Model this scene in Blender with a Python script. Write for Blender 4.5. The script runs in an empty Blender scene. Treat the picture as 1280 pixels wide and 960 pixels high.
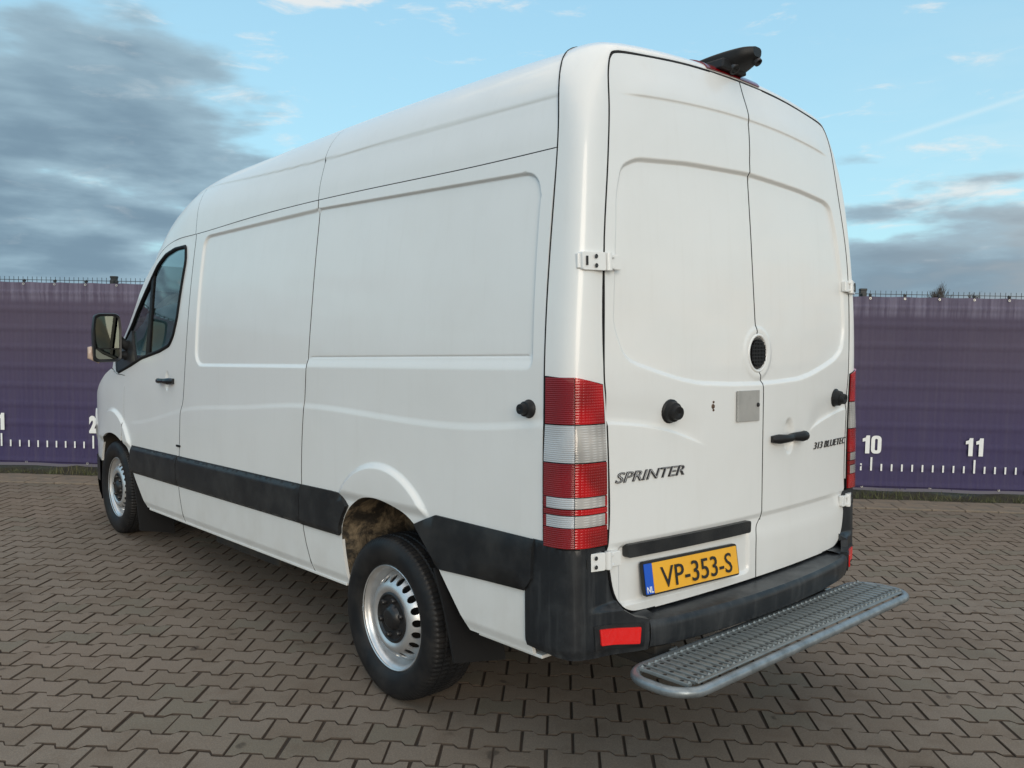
import bpy, bmesh, math, random
import numpy as np
from mathutils import Vector, Matrix
from mathutils.geometry import delaunay_2d_cdt
random.seed(7); rng = np.random.default_rng(7)
PI = math.pi
sc = bpy.context.scene
COL = sc.collection

# ------------------------------------------------------------------ camera
YAW, PITCH, ROLL = -0.73123176, -0.06381868, 0.01976998
CAM = Vector((-2.92270742, -1.79900612, 1.57742994))
fwd = Vector((-math.sin(YAW) * math.cos(PITCH), math.cos(YAW) * math.cos(PITCH), math.sin(PITCH)))
rgt = fwd.cross(Vector((0, 0, 1))).normalized(); upv = rgt.cross(fwd)
r2 = rgt * math.cos(ROLL) + upv * math.sin(ROLL); u2 = -rgt * math.sin(ROLL) + upv * math.cos(ROLL)
cd = bpy.data.cameras.new('camera'); cam = bpy.data.objects.new('camera', cd); COL.objects.link(cam)
cam.matrix_world = Matrix(((r2.x, u2.x, -fwd.x, CAM.x), (r2.y, u2.y, -fwd.y, CAM.y), (r2.z, u2.z, -fwd.z, CAM.z), (0, 0, 0, 1)))
cd.sensor_width = 36; cd.lens = 1047.547 / 1280 * 36; cd.clip_end = 2000; cd.clip_start = .05
sc.camera = cam

# ------------------------------------------------------------------ light
SUN_EL, SUN_AZ = math.radians(17), math.radians(213)      # azimuth clockwise from +Y
sd = bpy.data.lights.new('sun', 'SUN'); sun = bpy.data.objects.new('sun', sd); COL.objects.link(sun)
sd.energy = 1.6; sd.angle = math.radians(35); sd.color = (1, .85, .70)
sdir = Vector((math.sin(SUN_AZ) * math.cos(SUN_EL), math.cos(SUN_AZ) * math.cos(SUN_EL), math.sin(SUN_EL)))
sun.rotation_euler = sdir.to_track_quat('Z', 'Y').to_euler()
sc.view_settings.view_transform = 'Standard'; sc.view_settings.look = 'None'
sc.view_settings.exposure = 0.0; sc.view_settings.gamma = 1.0


class NT:
    """tiny helper for writing node maths"""
    def __init__(s, tree): s.t = tree; s.n = tree.nodes; s.l = tree.links
    def node(s, typ, **kw):
        n = s.n.new(typ)
        for k, v in kw.items(): setattr(n, k, v)
        return n
    def put(s, sock, v):
        if isinstance(v, (int, float)): sock.default_value = v
        elif isinstance(v, (tuple, list)): sock.default_value = v
        else: s.l.new(v, sock)
    def m(s, op, a, b=None, c=None, clamp=False):
        n = s.node('ShaderNodeMath', operation=op); n.use_clamp = clamp; s.put(n.inputs[0], a)
        if b is not None: s.put(n.inputs[1], b)
        if c is not None: s.put(n.inputs[2], c)
        return n.outputs[0]
    def mix(s, f, a, b, mode='MIX'):
        n = s.node('ShaderNodeMix', data_type='RGBA', blend_type=mode); s.put(n.inputs[0], f)
        s.put(n.inputs[6], a if not isinstance(a, tuple) or len(a) == 4 else (*a, 1)); s.put(n.inputs[7], b if not isinstance(b, tuple) or len(b) == 4 else (*b, 1))
        return n.outputs[2]
    def ramp(s, f, a, b, c=0., d=1.):
        n = s.node('ShaderNodeMapRange', interpolation_type='SMOOTHSTEP'); s.put(n.inputs[0], f)
        for i, v in enumerate((a, b, c, d)): s.put(n.inputs[i + 1], v)
        return n.outputs[0]
    def noise(s, vec, scale, detail=4, rough=.55, dist=0., out=0):
        n = s.node('ShaderNodeTexNoise'); s.put(n.inputs['Vector'], vec); s.put(n.inputs['Scale'], scale)
        s.put(n.inputs['Detail'], detail); s.put(n.inputs['Roughness'], rough); s.put(n.inputs['Distortion'], dist)
        return n.outputs[out]
    def comb(s, x, y, z):
        n = s.node('ShaderNodeCombineXYZ'); s.put(n.inputs[0], x); s.put(n.inputs[1], y); s.put(n.inputs[2], z); return n.outputs[0]
    def sep(s, v):
        n = s.node('ShaderNodeSeparateXYZ'); s.put(n.inputs[0], v); return n.outputs


W = bpy.data.worlds.new('World'); sc.world = W; W.use_nodes = True
W.node_tree.nodes.clear(); k = NT(W.node_tree)
bg = k.node('ShaderNodeBackground'); wo = k.node('ShaderNodeOutputWorld'); k.l.new(bg.outputs[0], wo.inputs[0])
sky = k.node('ShaderNodeTexSky', sky_type='NISHITA'); sky.sun_disc = False
sky.sun_elevation = SUN_EL; sky.sun_rotation = SUN_AZ; sky.altitude = 0; sky.air_density = 1.0; sky.dust_density = 1.0; sky.ozone_density = 1.5
tc = k.node('ShaderNodeTexCoord'); dx, dy, dz = k.sep(tc.outputs['Generated'])[:3]
az = k.m('MULTIPLY', k.m('ARCTAN2', dx, dy), 57.2958); el = k.m('MULTIPLY', k.m('ARCSINE', dz), 57.2958)
P = k.comb(k.m('MULTIPLY', az, .05), k.m('MULTIPLY', el, .13), 0.)
n1 = k.noise(P, 1.5, 5, .5, .1); n2 = k.noise(k.comb(k.m('MULTIPLY', az, .06), k.m('MULTIPLY', el, .22), 3.3), 3.0, 5, .5)
def blob(a0, e0, ra, re, s):
    A = k.m('DIVIDE', k.m('SUBTRACT', az, a0), ra); B = k.m('DIVIDE', k.m('SUBTRACT', el, e0), re)
    d = k.m('ADD', k.m('MULTIPLY', A, A), k.m('MULTIPLY', B, B))
    return k.m('MULTIPLY', k.m('EXPONENT', k.m('MULTIPLY', d, -1.)), s)
def addl(l):
    r = l[0]
    for x in l[1:]: r = k.m('ADD', r, x)
    return r
warm = (1.0, .96, .90)
clear = k.mix(1., sky.outputs[0], (.105, .158, .175, 1), 'MULTIPLY')
clear = k.mix(.75, clear, k.mix(k.ramp(el, 3., 45.), (.52, .83, .93, 1), (.30, .61, .91, 1)))
# the grey cloud deck: low bank all round, the tall one at the left of the view
dens = addl([k.m('MULTIPLY', k.m('SUBTRACT', n1, .5), 1.8), k.m('MULTIPLY', k.m('SUBTRACT', n2, .5), k.ramp(el, 8., 15., 1.5, .6)),
             k.ramp(el, 4., 13., .34, -.42), blob(11., 12., 15., 7.2, 1.1), blob(62.5, 11.0, 2.6, .8, .62), blob(63., 7.6, 4., .8, .5), blob(68., 3.5, 12., 2.6, .45),
             blob(70., 9.5, 4., .6, .3), k.ramp(el, 30., 50., 0., .75)])
cover = k.ramp(dens, -.03, .36)
dk = k.ramp(k.m('ADD', dens, k.m('MULTIPLY', k.m('SUBTRACT', n2, .5), .45)), -.05, 1.0)
ccol = k.mix(dk, (.37, .53, .63, 1), (.20, .305, .395, 1))
glow = k.m('MULTIPLY', k.ramp(k.m('ABSOLUTE', k.m('SUBTRACT', k.m('ABSOLUTE', az), 165.)), 30., 110., 1., 0.), k.m('MULTIPLY', k.ramp(el, 1., 26., 1., 0.), k.ramp(n2, .38, .62, .35, 1.)))
ccol = k.mix(k.ramp(el, 28., 48.), ccol, (1.30, 1.22, 1.12, 1)); ccol = k.mix(k.m('MULTIPLY', glow, .8), ccol, (1.45, 1.12, .78, 1))
clear = k.mix(k.m('MULTIPLY', glow, .75), clear, (1.5, 1.28, .98, 1))
s1 = k.mix(cover, clear, ccol)
# thin bright wisps
n3 = k.noise(k.comb(k.m('MULTIPLY', az, .10), k.m('MULTIPLY', el, .36), 8.1), 2.1, 7, .62, .4)
wd = addl([k.m('MULTIPLY', k.m('SUBTRACT', n3, .55), 1.7), blob(29.5, 21.3, 4.4, 1.5, .8), blob(14.5, 20.8, 5., 1.7, .65), blob(22., 14.5, 6., 2.2, .15), blob(40., 21.5, 3., 1.2, .28), blob(67., 8.2, 8., 1.6, .30)])
wv = k.m('MULTIPLY', k.ramp(wd, .04, .45), .85)
s2 = k.mix(k.m('MULTIPLY', wv, k.m('SUBTRACT', 1., k.m('MULTIPLY', cover, .75))), s1, (.86, .86, .84, 1))
# straight contrail at the right
ct = k.m('SUBTRACT', el, k.m('ADD', 12.1, k.m('MULTIPLY', k.m('SUBTRACT', az, 66.), .26)))
cm = k.m('MULTIPLY', k.m('EXPONENT', k.m('MULTIPLY', k.m('MULTIPLY', ct, ct), -40.)), k.ramp(az, 64., 67., 0., .35))
s3 = k.mix(cm, s2, (.75, .88, .92, 1))
low_ = k.ramp(el, -2., 0., 0., 1.)
s4 = k.mix(low_, (.16, .15, .14, 1), s3)
k.put(bg.inputs[0], s4); bg.inputs[1].default_value = 1.0

# ------------------------------------------------------------------ maths helpers
def spline(xs, ys):
    """natural cubic spline, flat beyond its ends"""
    xs = np.array(xs, float); ys = np.array(ys, float); n = len(xs); h = np.diff(xs)
    A = np.eye(n); r = np.zeros(n)
    for i in range(1, n - 1):
        A[i, i - 1] = h[i - 1]; A[i, i] = 2 * (h[i - 1] + h[i]); A[i, i + 1] = h[i]
        r[i] = 6 * ((ys[i + 1] - ys[i]) / h[i] - (ys[i] - ys[i - 1]) / h[i - 1])
    M = np.linalg.solve(A, r)
    def f(x):
        x = np.clip(np.asarray(x, float), xs[0], xs[-1]); i = np.clip(np.searchsorted(xs, x, side='right') - 1, 0, n - 2)
        a = (xs[i + 1] - x) / h[i]; b = (x - xs[i]) / h[i]
        return a * ys[i] + b * ys[i + 1] + ((a**3 - a) * M[i] + (b**3 - b) * M[i + 1]) * h[i]**2 / 6
    return f
def sst(x, a, b):
    t = np.clip((np.asarray(x, float) - a) / (b - a), 0, 1); return t * t * (3 - 2 * t)
def resample(pts, h, closed=True):
    pts = [np.array(p, float) for p in pts]; out = []
    n = len(pts)
    for i in range(n if closed else n - 1):
        a, b = pts[i], pts[(i + 1) % n]; m = max(1, int(math.ceil(np.linalg.norm(b - a) / h)))
        for j in range(m): out.append(a + (b - a) * j / m)
    if not closed: out.append(pts[-1])
    return np.array(out)
def roundpoly(pts, r, seg=6):
    """polygon with rounded corners; r number or list"""
    n = len(pts); out = []
    rs = r if isinstance(r, (list, tuple)) else [r] * n
    for i in range(n):
        p = np.array(pts[i], float); a = np.array(pts[i - 1], float) - p; b = np.array(pts[(i + 1) % n], float) - p
        la, lb = np.linalg.norm(a), np.linalg.norm(b); rr = min(rs[i], la * .48, lb * .48)
        if rr < 1e-4: out.append(tuple(p)); continue
        p0 = p + a / la * rr; p1 = p + b / lb * rr
        for j in range(seg + 1):
            t = j / seg; out.append(tuple((1 - t)**2 * p0 + 2 * t * (1 - t) * p + t * t * p1))
    return out
def smoothline(pts, n=8):
    """Catmull-Rom through 2-D/3-D points"""
    P_ = [np.array(p, float) for p in pts]; P_ = [2 * P_[0] - P_[1]] + P_ + [2 * P_[-1] - P_[-2]]; out = []
    for i in range(1, len(P_) - 2):
        for j in range(n):
            t = j / n; a, b, c, d = P_[i - 1:i + 3]
            out.append(.5 * (2 * b + (c - a) * t + (2 * a - 5 * b + 4 * c - d) * t * t + (3 * b - a - 3 * c + d) * t**3))
    out.append(P_[-2]); return [tuple(o) for o in out]
def inpoly(px, py, poly):
    poly = np.asarray(poly); c = np.zeros(px.shape, bool); n = len(poly); j = n - 1
    for i in range(n):
        xi, yi = poly[i]; xj, yj = poly[j]
        if yi != yj:
            m = ((yi > py) != (yj > py)) & (px < (xj - xi) * (py - yi) / (yj - yi) + xi); c ^= m
        j = i
    return c
def segdist(px, py, poly, closed=True):
    poly = np.asarray(poly); n = len(poly); d = np.full(px.shape, 1e9)
    for i in range(n if closed else n - 1):
        a = poly[i]; b = poly[(i + 1) % n]; ab = b - a; L = ab @ ab + 1e-12
        t = np.clip(((px - a[0]) * ab[0] + (py - a[1]) * ab[1]) / L, 0, 1)
        d = np.minimum(d, np.hypot(px - a[0] - t * ab[0], py - a[1] - t * ab[1]))
    return d
def sdf(px, py, poly):
    d = segdist(px, py, poly); return np.where(inpoly(px, py, poly), -d, d)

# ------------------------------------------------------------------ materials
MAT = {}
def mat(name, col, rough=.5, metal=0., spec=.5, coat=0., bump=0., bscale=80., var=0., vscale=3., var2=None, gen=False, **kw):
    m = bpy.data.materials.new(name); m.use_nodes = True; t = NT(m.node_tree); b = m.node_tree.nodes['Principled BSDF']
    g = t.node('ShaderNodeTexCoord').outputs['Object']
    b.inputs['Base Color'].default_value = (*col, 1); b.inputs['Roughness'].default_value = rough
    b.inputs['Metallic'].default_value = metal; b.inputs['Specular IOR Level'].default_value = spec; b.inputs['Coat Weight'].default_value = coat
    b.inputs['Coat Roughness'].default_value = .08
    for kk, v in kw.items(): b.inputs[kk.replace('_', ' ')].default_value = v
    if var:
        n = t.noise(g, vscale, 6, .6); c2 = var2 or tuple(c * .5 for c in col)
        t.put(b.inputs['Base Color'], t.mix(t.m('MULTIPLY', t.ramp(n, .35, .75), var), (*col, 1), (*c2, 1)))
        t.put(b.inputs['Roughness'], t.m('ADD', rough, t.m('MULTIPLY', t.m('SUBTRACT', n, .5), .25)))
    if bump:
        bn = t.node('ShaderNodeBump'); bn.inputs['Strength'].default_value = 1; bn.inputs['Distance'].default_value = bump
        t.put(bn.inputs['Height'], t.noise(g, bscale, 3)); t.put(b.inputs['Normal'], bn.outputs[0])
    MAT[name] = m; return m

# white paint, thin road film low down and on the doors
m = mat('white_paint', (.70, .70, .675), .30, coat=.45, Coat_Roughness=.05); t = NT(m.node_tree); b = m.node_tree.nodes['Principled BSDF']
g = t.node('ShaderNodeTexCoord').outputs['Object']; gx, gy, gz_ = t.sep(g)[:3]
film = t.m('MULTIPLY', t.ramp(t.noise(g, 2.2, 6, .65), .38, .75), .5)
streak = t.m('MULTIPLY', t.ramp(t.noise(t.comb(t.m('MULTIPLY', gx, 18.), t.m('MULTIPLY', gy, 18.), t.m('MULTIPLY', gz_, 1.3)), 1.6, 4), .5, .85), .10)
lowd = t.m('MULTIPLY', t.ramp(gz_, .85, .42), t.ramp(t.noise(g, 7., 5), .3, .8, .2, .6))
dirt = t.m('ADD', t.m('ADD', t.m('MULTIPLY', film, .22), streak), t.m('MULTIPLY', lowd, .8), clamp=True)
t.put(b.inputs['Base Color'], t.mix(t.m('MULTIPLY', dirt, .8), (.735, .74, .73, 1), (.49, .46, .41, 1)))
t.put(b.inputs['Roughness'], t.m('ADD', .26, t.m('MULTIPLY', t.noise(g, 1.8, 5, .6), .12)))
bn = t.node('ShaderNodeBump'); bn.inputs['Distance'].default_value = .006; bn.inputs['Strength'].default_value = .6
t.put(bn.inputs['Height'], t.noise(g, 2.6, 2)); t.put(b.inputs['Normal'], bn.outputs[0])

mat('black_trim', (.013, .0145, .017), .38, spec=.28, bump=.0004, bscale=900., var=.5, vscale=6., var2=(.055, .054, .052))
# bumper plastic with pale water streaks
m = mat('bumper_plastic', (.02, .022, .025), .5, spec=.32); t = NT(m.node_tree); b = m.node_tree.nodes['Principled BSDF']
g = t.node('ShaderNodeTexCoord').outputs['Object']; gx, gy, gz_ = t.sep(g)[:3]
st = t.ramp(t.noise(t.comb(t.m('MULTIPLY', gx, 30.), t.m('MULTIPLY', gy, 30.), t.m('MULTIPLY', gz_, 3.)), 1., 5, .6), .45, .8)
cl = t.ramp(t.noise(g, 5., 6, .65), .42, .8)
t.put(b.inputs['Base Color'], t.mix(t.m('ADD', t.m('MULTIPLY', st, .28), t.m('MULTIPLY', cl, .22), clamp=True), (.014, .016, .019, 1), (.10, .104, .106, 1)))
t.put(b.inputs['Roughness'], t.m('ADD', .34, t.m('MULTIPLY', cl, .25)))
mat('black_gloss', (.01, .01, .012), .15); mat('black_rubber', (.011, .011, .012), .5, spec=.3, bump=.0005, bscale=300.)
mat('seal_gap_black', (.006, .006, .007), .6, spec=.2); mat('backing_dark', (.006, .006, .006), .9)  # real seals and the gap-shade tubes; then the added backing sheets
mat('tyre_rubber', (.010, .0105, .012), .48, spec=.22, var=.6, vscale=9., var2=(.034, .031, .029), bump=.0004, bscale=200.)
mat('steel_silver', (.66, .67, .68), .38, metal=.75, var=.4, vscale=14., var2=(.36, .34, .32))
mat('hub_black', (.012, .012, .013), .35); mat('disc_rust', (.12, .075, .05), .7, metal=.4, var=.7, vscale=20.)
mat('galvanised', (.24, .26, .26), .45, metal=.5, var=.8, vscale=9., var2=(.13, .14, .14), bump=.0006, bscale=120.)
mat('step_tube', (.27, .30, .32), .42, metal=.6, var=.8, vscale=16., var2=(.12, .135, .14), bump=.0008, bscale=40.)
mat('bright_zinc', (.62, .62, .60), .42, metal=.6, var=.5, vscale=40., var2=(.40, .36, .30)); mat('chrome', (.8, .8, .8), .12, metal=1.)
mat('chrome_edge', (.05, .05, .055), .3, metal=.3); mat('badge_silver', (.62, .62, .63), .3, metal=.35)
mat('plate_steel', (.50, .49, .47), .42, metal=.5, var=.4, vscale=9.)
mat('underseal', (.02, .019, .018), .8, var=.6, vscale=5., var2=(.06, .048, .036))
m = mat('wax_brown', (.10, .07, .04), .75); t = NT(m.node_tree); b = m.node_tree.nodes['Principled BSDF']
g = t.node('ShaderNodeTexCoord').outputs['Object']
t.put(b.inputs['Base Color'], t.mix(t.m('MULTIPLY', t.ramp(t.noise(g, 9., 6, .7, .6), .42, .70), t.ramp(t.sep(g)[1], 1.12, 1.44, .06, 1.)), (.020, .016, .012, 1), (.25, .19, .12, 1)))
bn = t.node('ShaderNodeBump'); bn.inputs['Distance'].default_value = .01; t.put(bn.inputs['Height'], t.noise(g, 14., 5, .7)); t.put(b.inputs['Normal'], bn.outputs[0])
mat('plate_yellow', (.83, .42, .028), .38, coat=.2, var=.25, vscale=9., var2=(.62, .30, .03)); mat('plate_blue', (.006, .085, .50), .4); mat('ink_black', (.012, .012, .012), .5)
mat('print_white', (.78, .79, .78), .5, var=.35, vscale=12., var2=(.55, .55, .58)); mat('amber', (.50, .38, .31), .25)
mat('seat_cloth', (.03, .03, .033), .9, bump=.001, bscale=200.); mat('dash_grey', (.04, .04, .043), .7)
mat('mirror_glass', (.17, .185, .165), .02, metal=1.)

def lens_mat(name, col, ribs, vert, bright=.0):
    m = mat(name, col, .12, coat=1.); t = NT(m.node_tree); b = m.node_tree.nodes['Principled BSDF']
    g = t.node('ShaderNodeTexCoord').outputs['Object']; gx, gy, gz_ = t.sep(g)[:3]
    w = t.m('SINE', t.m('MULTIPLY', gz_, ribs * 6.283)); h = t.m('ADD', t.m('MULTIPLY', w, .5), .5)
    if vert:
        w2 = t.m('ADD', t.m('MULTIPLY', t.m('SINE', t.m('MULTIPLY', t.m('ADD', gx, gy), vert * 6.283)), .5), .5); h = t.m('MULTIPLY', h, w2)
    bn = t.node('ShaderNodeBump'); bn.inputs['Distance'].default_value = .0009; t.put(bn.inputs['Height'], h); t.put(b.inputs['Normal'], bn.outputs[0])
    n = t.noise(g, 9., 0)
    t.put(b.inputs['Base Color'], t.mix(t.m('ADD', t.m('MULTIPLY', h, .25), t.m('MULTIPLY', t.ramp(n, .30, .70), (.70 if vert and col[1] < .1 else .35)), clamp=True), (*[c * (.35 if vert else .6) for c in col], 1), (*col, 1)))
    b.inputs['Coat Roughness'].default_value = .03
    return m
lens_mat('red_lens', (.27, .002, .006), 150., 0); lens_mat('red_lens_rear', (.56, .005, .009), 110., 130.)
lens_mat('clear_lens', (.58, .62, .66), 150., 0); lens_mat('clear_lens_rear', (.74, .71, .68), 120., 40.)
mat('reflector_red', (.72, .012, .010), .25, coat=.8, bump=.0003, bscale=260.)

m = bpy.data.materials.new('tinted_glass'); m.use_nodes = True; t = NT(m.node_tree); t.n.clear()
o_ = t.node('ShaderNodeOutputMaterial'); tr = t.node('ShaderNodeBsdfTransparent'); tr.inputs[0].default_value = (.30, .42, .42, 1)
gl = t.node('ShaderNodeBsdfGlossy'); gl.inputs['Roughness'].default_value = .015; gl.inputs[0].default_value = (.9, .95, .95, 1)
fr = t.node('ShaderNodeFresnel'); fr.inputs[0].default_value = 1.7; mx = t.node('ShaderNodeMixShader')
t.l.new(fr.outputs[0], mx.inputs[0]); t.l.new(tr.outputs[0], mx.inputs[1]); t.l.new(gl.outputs[0], mx.inputs[2]); t.l.new(mx.outputs[0], o_.inputs[0]); MAT['tinted_glass'] = m

# ------------------------------------------------------------------ object helpers
def link(name, me, mt, parent=None, mw=None, label=None):
    o = bpy.data.objects.new(name, me); COL.objects.link(o)
    if mt is not None and me is not None and not me.materials: me.materials.append(MAT[mt] if isinstance(mt, str) else mt)
    if parent is not None: o.parent = parent
    if mw is not None: o.matrix_local = mw
    if label: o['label'] = label
    return o
def thing(name, label, cat, loc=(0, 0, 0), rz=0., group=None):
    o = bpy.data.objects.new(name, None); COL.objects.link(o); o.location = loc; o.rotation_euler = (0, 0, rz); o.empty_display_size = .2
    o['label'] = label; o['category'] = cat
    if group: o['group'] = group
    return o
class MB:
    def __init__(s): s.v = []; s.f = []
    def add(s, vs, fs):
        o = len(s.v); s.v += [tuple(map(float, v)) for v in vs]; s.f += [tuple(i + o for i in f) for f in fs]; return s
    def box(s, c, d, rot=None):
        c = Vector(c); vs = []
        for z in (-1, 1):
            for y in (-1, 1):
                for x in (-1, 1):
                    p = Vector((x * d[0] / 2, y * d[1] / 2, z * d[2] / 2)); vs.append(c + (rot @ p if rot else p))
        return s.add(vs, [(0, 2, 3, 1), (4, 5, 7, 6), (0, 1, 5, 4), (2, 6, 7, 3), (0, 4, 6, 2), (1, 3, 7, 5)])
    def tube(s, pts, r, n=10, closed=False, caps=True):
        pts = [Vector(p) for p in pts]; N = len(pts); rr = r if isinstance(r, (list, tuple)) else [r] * N; vs = []; prev = None
        for i, p in enumerate(pts):
            a = pts[(i - 1) % N] if (closed or i > 0) else p; b = pts[(i + 1) % N] if (closed or i < N - 1) else p
            d = (b - a).normalized()
            if prev is None: x = d.orthogonal().normalized()
            else: x = (prev - d * prev.dot(d)).normalized()
            prev = x; y = d.cross(x)
            for j in range(n):
                an = 2 * PI * j / n; vs.append(p + (x * math.cos(an) + y * math.sin(an)) * rr[i])
        fs = []
        for i in range(N if closed else N - 1):
            for j in range(n):
                a, b = i * n + j, i * n + (j + 1) % n; c, d_ = ((i + 1) % N) * n + (j + 1) % n, ((i + 1) % N) * n + j; fs.append((a, b, c, d_))
        if caps and not closed: fs += [tuple(range(n))[::-1], tuple((N - 1) * n + j for j in range(n))]
        return s.add(vs, fs)
    def lathe(s, prof, n=48, axis='x', caps=False):
        """prof: (position along the axis, radius)"""
        vs = []
        for (a, r) in prof:
            for j in range(n):
                t_ = 2 * PI * j / n; c_, s_ = r * math.cos(t_), r * math.sin(t_)
                vs.append((a, c_, s_) if axis == 'x' else (c_, a, s_) if axis == 'y' else (c_, s_, a))
        fs = []
        for i in range(len(prof) - 1):
            for j in range(n): fs.append((i * n + j, i * n + (j + 1) % n, (i + 1) * n + (j + 1) % n, (i + 1) * n + j))
        if caps: fs += [tuple(range(n)), tuple((len(prof) - 1) * n + j for j in range(n))]
        return s.add(vs, fs)
    def grid(s, fn, nu, nv):
        vs = [fn(i / nu, j / nv) for i in range(nu + 1) for j in range(nv + 1)]
        return s.add(vs, [(i * (nv + 1) + j, (i + 1) * (nv + 1) + j, (i + 1) * (nv + 1) + j + 1, i * (nv + 1) + j + 1) for i in range(nu) for j in range(nv)])
    def prism(s, poly, z0, z1, fn=lambda x, y, z: (x, y, z)):
        n = len(poly); vs = [fn(x, y, z0) for x, y in poly] + [fn(x, y, z1) for x, y in poly]
        return s.add(vs, [tuple(range(n))[::-1], tuple(range(n, 2 * n))] + [(i, (i + 1) % n, n + (i + 1) % n, n + i) for i in range(n)])
    def mesh(s, name, smooth=None, bevel=0., seg=2, fixn=True):
        me = bpy.data.meshes.new(name); me.from_pydata(s.v, [], s.f)
        bm = bmesh.new(); bm.from_mesh(me)
        if fixn: bmesh.ops.recalc_face_normals(bm, faces=bm.faces)
        if bevel:
            ed = [e for e in bm.edges if len(e.link_faces) == 2 and e.calc_face_angle(0) > .5]
            bmesh.ops.bevel(bm, geom=ed, offset=bevel, segments=seg, affect='EDGES', profile=.5, clamp_overlap=True)
        bm.to_mesh(me); bm.free()
        if smooth:
            for p in me.polygons: p.use_smooth = True
            try: me.set_sharp_from_angle(angle=math.radians(smooth))
            except Exception: pass
        return me
    def build(s, name, mt, parent=None, smooth=None, bevel=0., seg=2, mw=None, label=None, fixn=True):
        return link(name, s.mesh(name, smooth, bevel, seg, fixn), mt, parent, mw, label)

def panel(name, outline, F, mt, parent, holes=(), feats=(), h=.06, thick=.014, sgn=1, off=0., mw=None, label=None, rim=True, eh=None, fh=None):
    """sheet cut to `outline` in the (u,v) domain, lifted by F, with analytic normals and a turned-in rim"""
    eh = eh or h * .5; loops = [resample(outline, eh)] + [resample(hh, eh) for hh in holes]
    ol = loops[0]; verts = [p for L in loops for p in L]; edges = []; o = 0
    for L in loops:
        edges += [(o + i, o + (i + 1) % len(L)) for i in range(len(L))]; o += len(L)
    def inside(p, marg):
        m = inpoly(p[:, 0], p[:, 1], ol)
        for L in loops[1:]: m &= ~inpoly(p[:, 0], p[:, 1], L)
        for L in loops: m &= segdist(p[:, 0], p[:, 1], L) > marg
        return p[m]
    ex = []
    if len(feats):
        fp = np.vstack([resample(f, fh or h * .35, False) for f in feats]); fp = inside(fp, .0035); ex.append(fp)
    lo, hi = ol.min(0), ol.max(0); gx_, gy_ = np.meshgrid(np.arange(lo[0] + h * .5, hi[0], h), np.arange(lo[1] + h * .5, hi[1], h)); gp = np.stack([gx_.ravel(), gy_.ravel()], 1)
    if len(gp):
        gp = inside(gp, h * .35)
        if ex and len(gp):
            keep = np.ones(len(gp), bool)
            for i in range(0, len(gp), 400):
                d = np.min(np.hypot(gp[i:i + 400, None, 0] - ex[0][None, :, 0], gp[i:i + 400, None, 1] - ex[0][None, :, 1]), axis=1); keep[i:i + 400] = d > h * .35
            gp = gp[keep]
        ex.append(gp)
    allp = np.vstack([np.array(verts)] + [e for e in ex if len(e)])
    vv, ee, ff, *_ = delaunay_2d_cdt([Vector((float(a), float(b_))) for a, b_ in allp], edges, [], 0, 1e-6)
    uv = np.array([(v.x, v.y) for v in vv]); tri = np.array([f for f in ff if len(f) == 3]); c = uv[tri].mean(1)
    m = inpoly(c[:, 0], c[:, 1], ol)
    for L in loops[1:]: m &= ~inpoly(c[:, 0], c[:, 1], L)
    tri = tri[m]
    e = 8e-4; u, v = uv[:, 0], uv[:, 1]
    Pm = F(u, v); Nn = np.cross(F(u + e, v) - F(u - e, v), F(u, v + e) - F(u, v - e)); Nn /= np.linalg.norm(Nn, axis=1)[:, None] + 1e-12; Nn *= sgn
    Pm = Pm + Nn * off
    # orient triangles with the normals
    fn = np.cross(Pm[tri[:, 1]] - Pm[tri[:, 0]], Pm[tri[:, 2]] - Pm[tri[:, 0]]); fl = np.einsum('ij,ij->i', fn, Nn[tri[:, 0]]) < 0
    tri[fl] = tri[fl][:, ::-1]
    faces = [tuple(map(int, t_)) for t_ in tri]; V = [tuple(p) for p in Pm]; ln = [tuple(Nn[i]) for f in faces for i in f]
    if rim and thick:
        cnt = {}
        for f in faces:
            for a, b_ in ((f[0], f[1]), (f[1], f[2]), (f[2], f[0])): cnt[(a, b_)] = 1
        for (a, b_) in list(cnt):
            if (b_, a) not in cnt:
                A, B = Pm[a], Pm[b_]; A2, B2 = A - Nn[a] * thick, B - Nn[b_] * thick; q = len(V)
                V += [tuple(A), tuple(A2), tuple(B2), tuple(B)]; faces.append((q, q + 1, q + 2, q + 3))
                nn = np.cross(A2 - A, B - A); nn /= np.linalg.norm(nn) + 1e-12; ln += [tuple(nn)] * 4
    me = bpy.data.meshes.new(name); me.from_pydata(V, [], faces)
    for p in me.polygons: p.use_smooth = True
    try: me.normals_split_custom_set(ln)
    except Exception as ex_: print('normals', ex_)
    return link(name, me, mt, parent, mw, label)

def offs(poly, ds, closed=True):
    """parallel copies of a polyline"""
    p = resample(poly, .03, closed); n = len(p); out = []
    if closed: d = np.roll(p, -1, 0) - np.roll(p, 1, 0)
    else: d = np.gradient(p, axis=0)
    d /= np.linalg.norm(d, axis=1)[:, None] + 1e-9; nr = np.stack([-d[:, 1], d[:, 0]], 1)
    for k_ in ds:
        q = p + nr * k_; out.append(np.vstack([q, q[:1]]) if closed else q)
    return out
def text_mesh(body, size, extrude=.001, offset=0., align='CENTER'):
    cu = bpy.data.curves.new('t', 'FONT'); cu.body = body; cu.size = size; cu.extrude = extrude; cu.offset = offset; cu.align_x = align; cu.resolution_u = 3
    ob = bpy.data.objects.new('t', cu); COL.objects.link(ob); dg = bpy.context.evaluated_depsgraph_get(); dg.update()
    me = bpy.data.meshes.new_from_object(ob.evaluated_get(dg)); bpy.data.objects.remove(ob); bpy.data.curves.remove(cu)
    me.materials.clear(); return me

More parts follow.
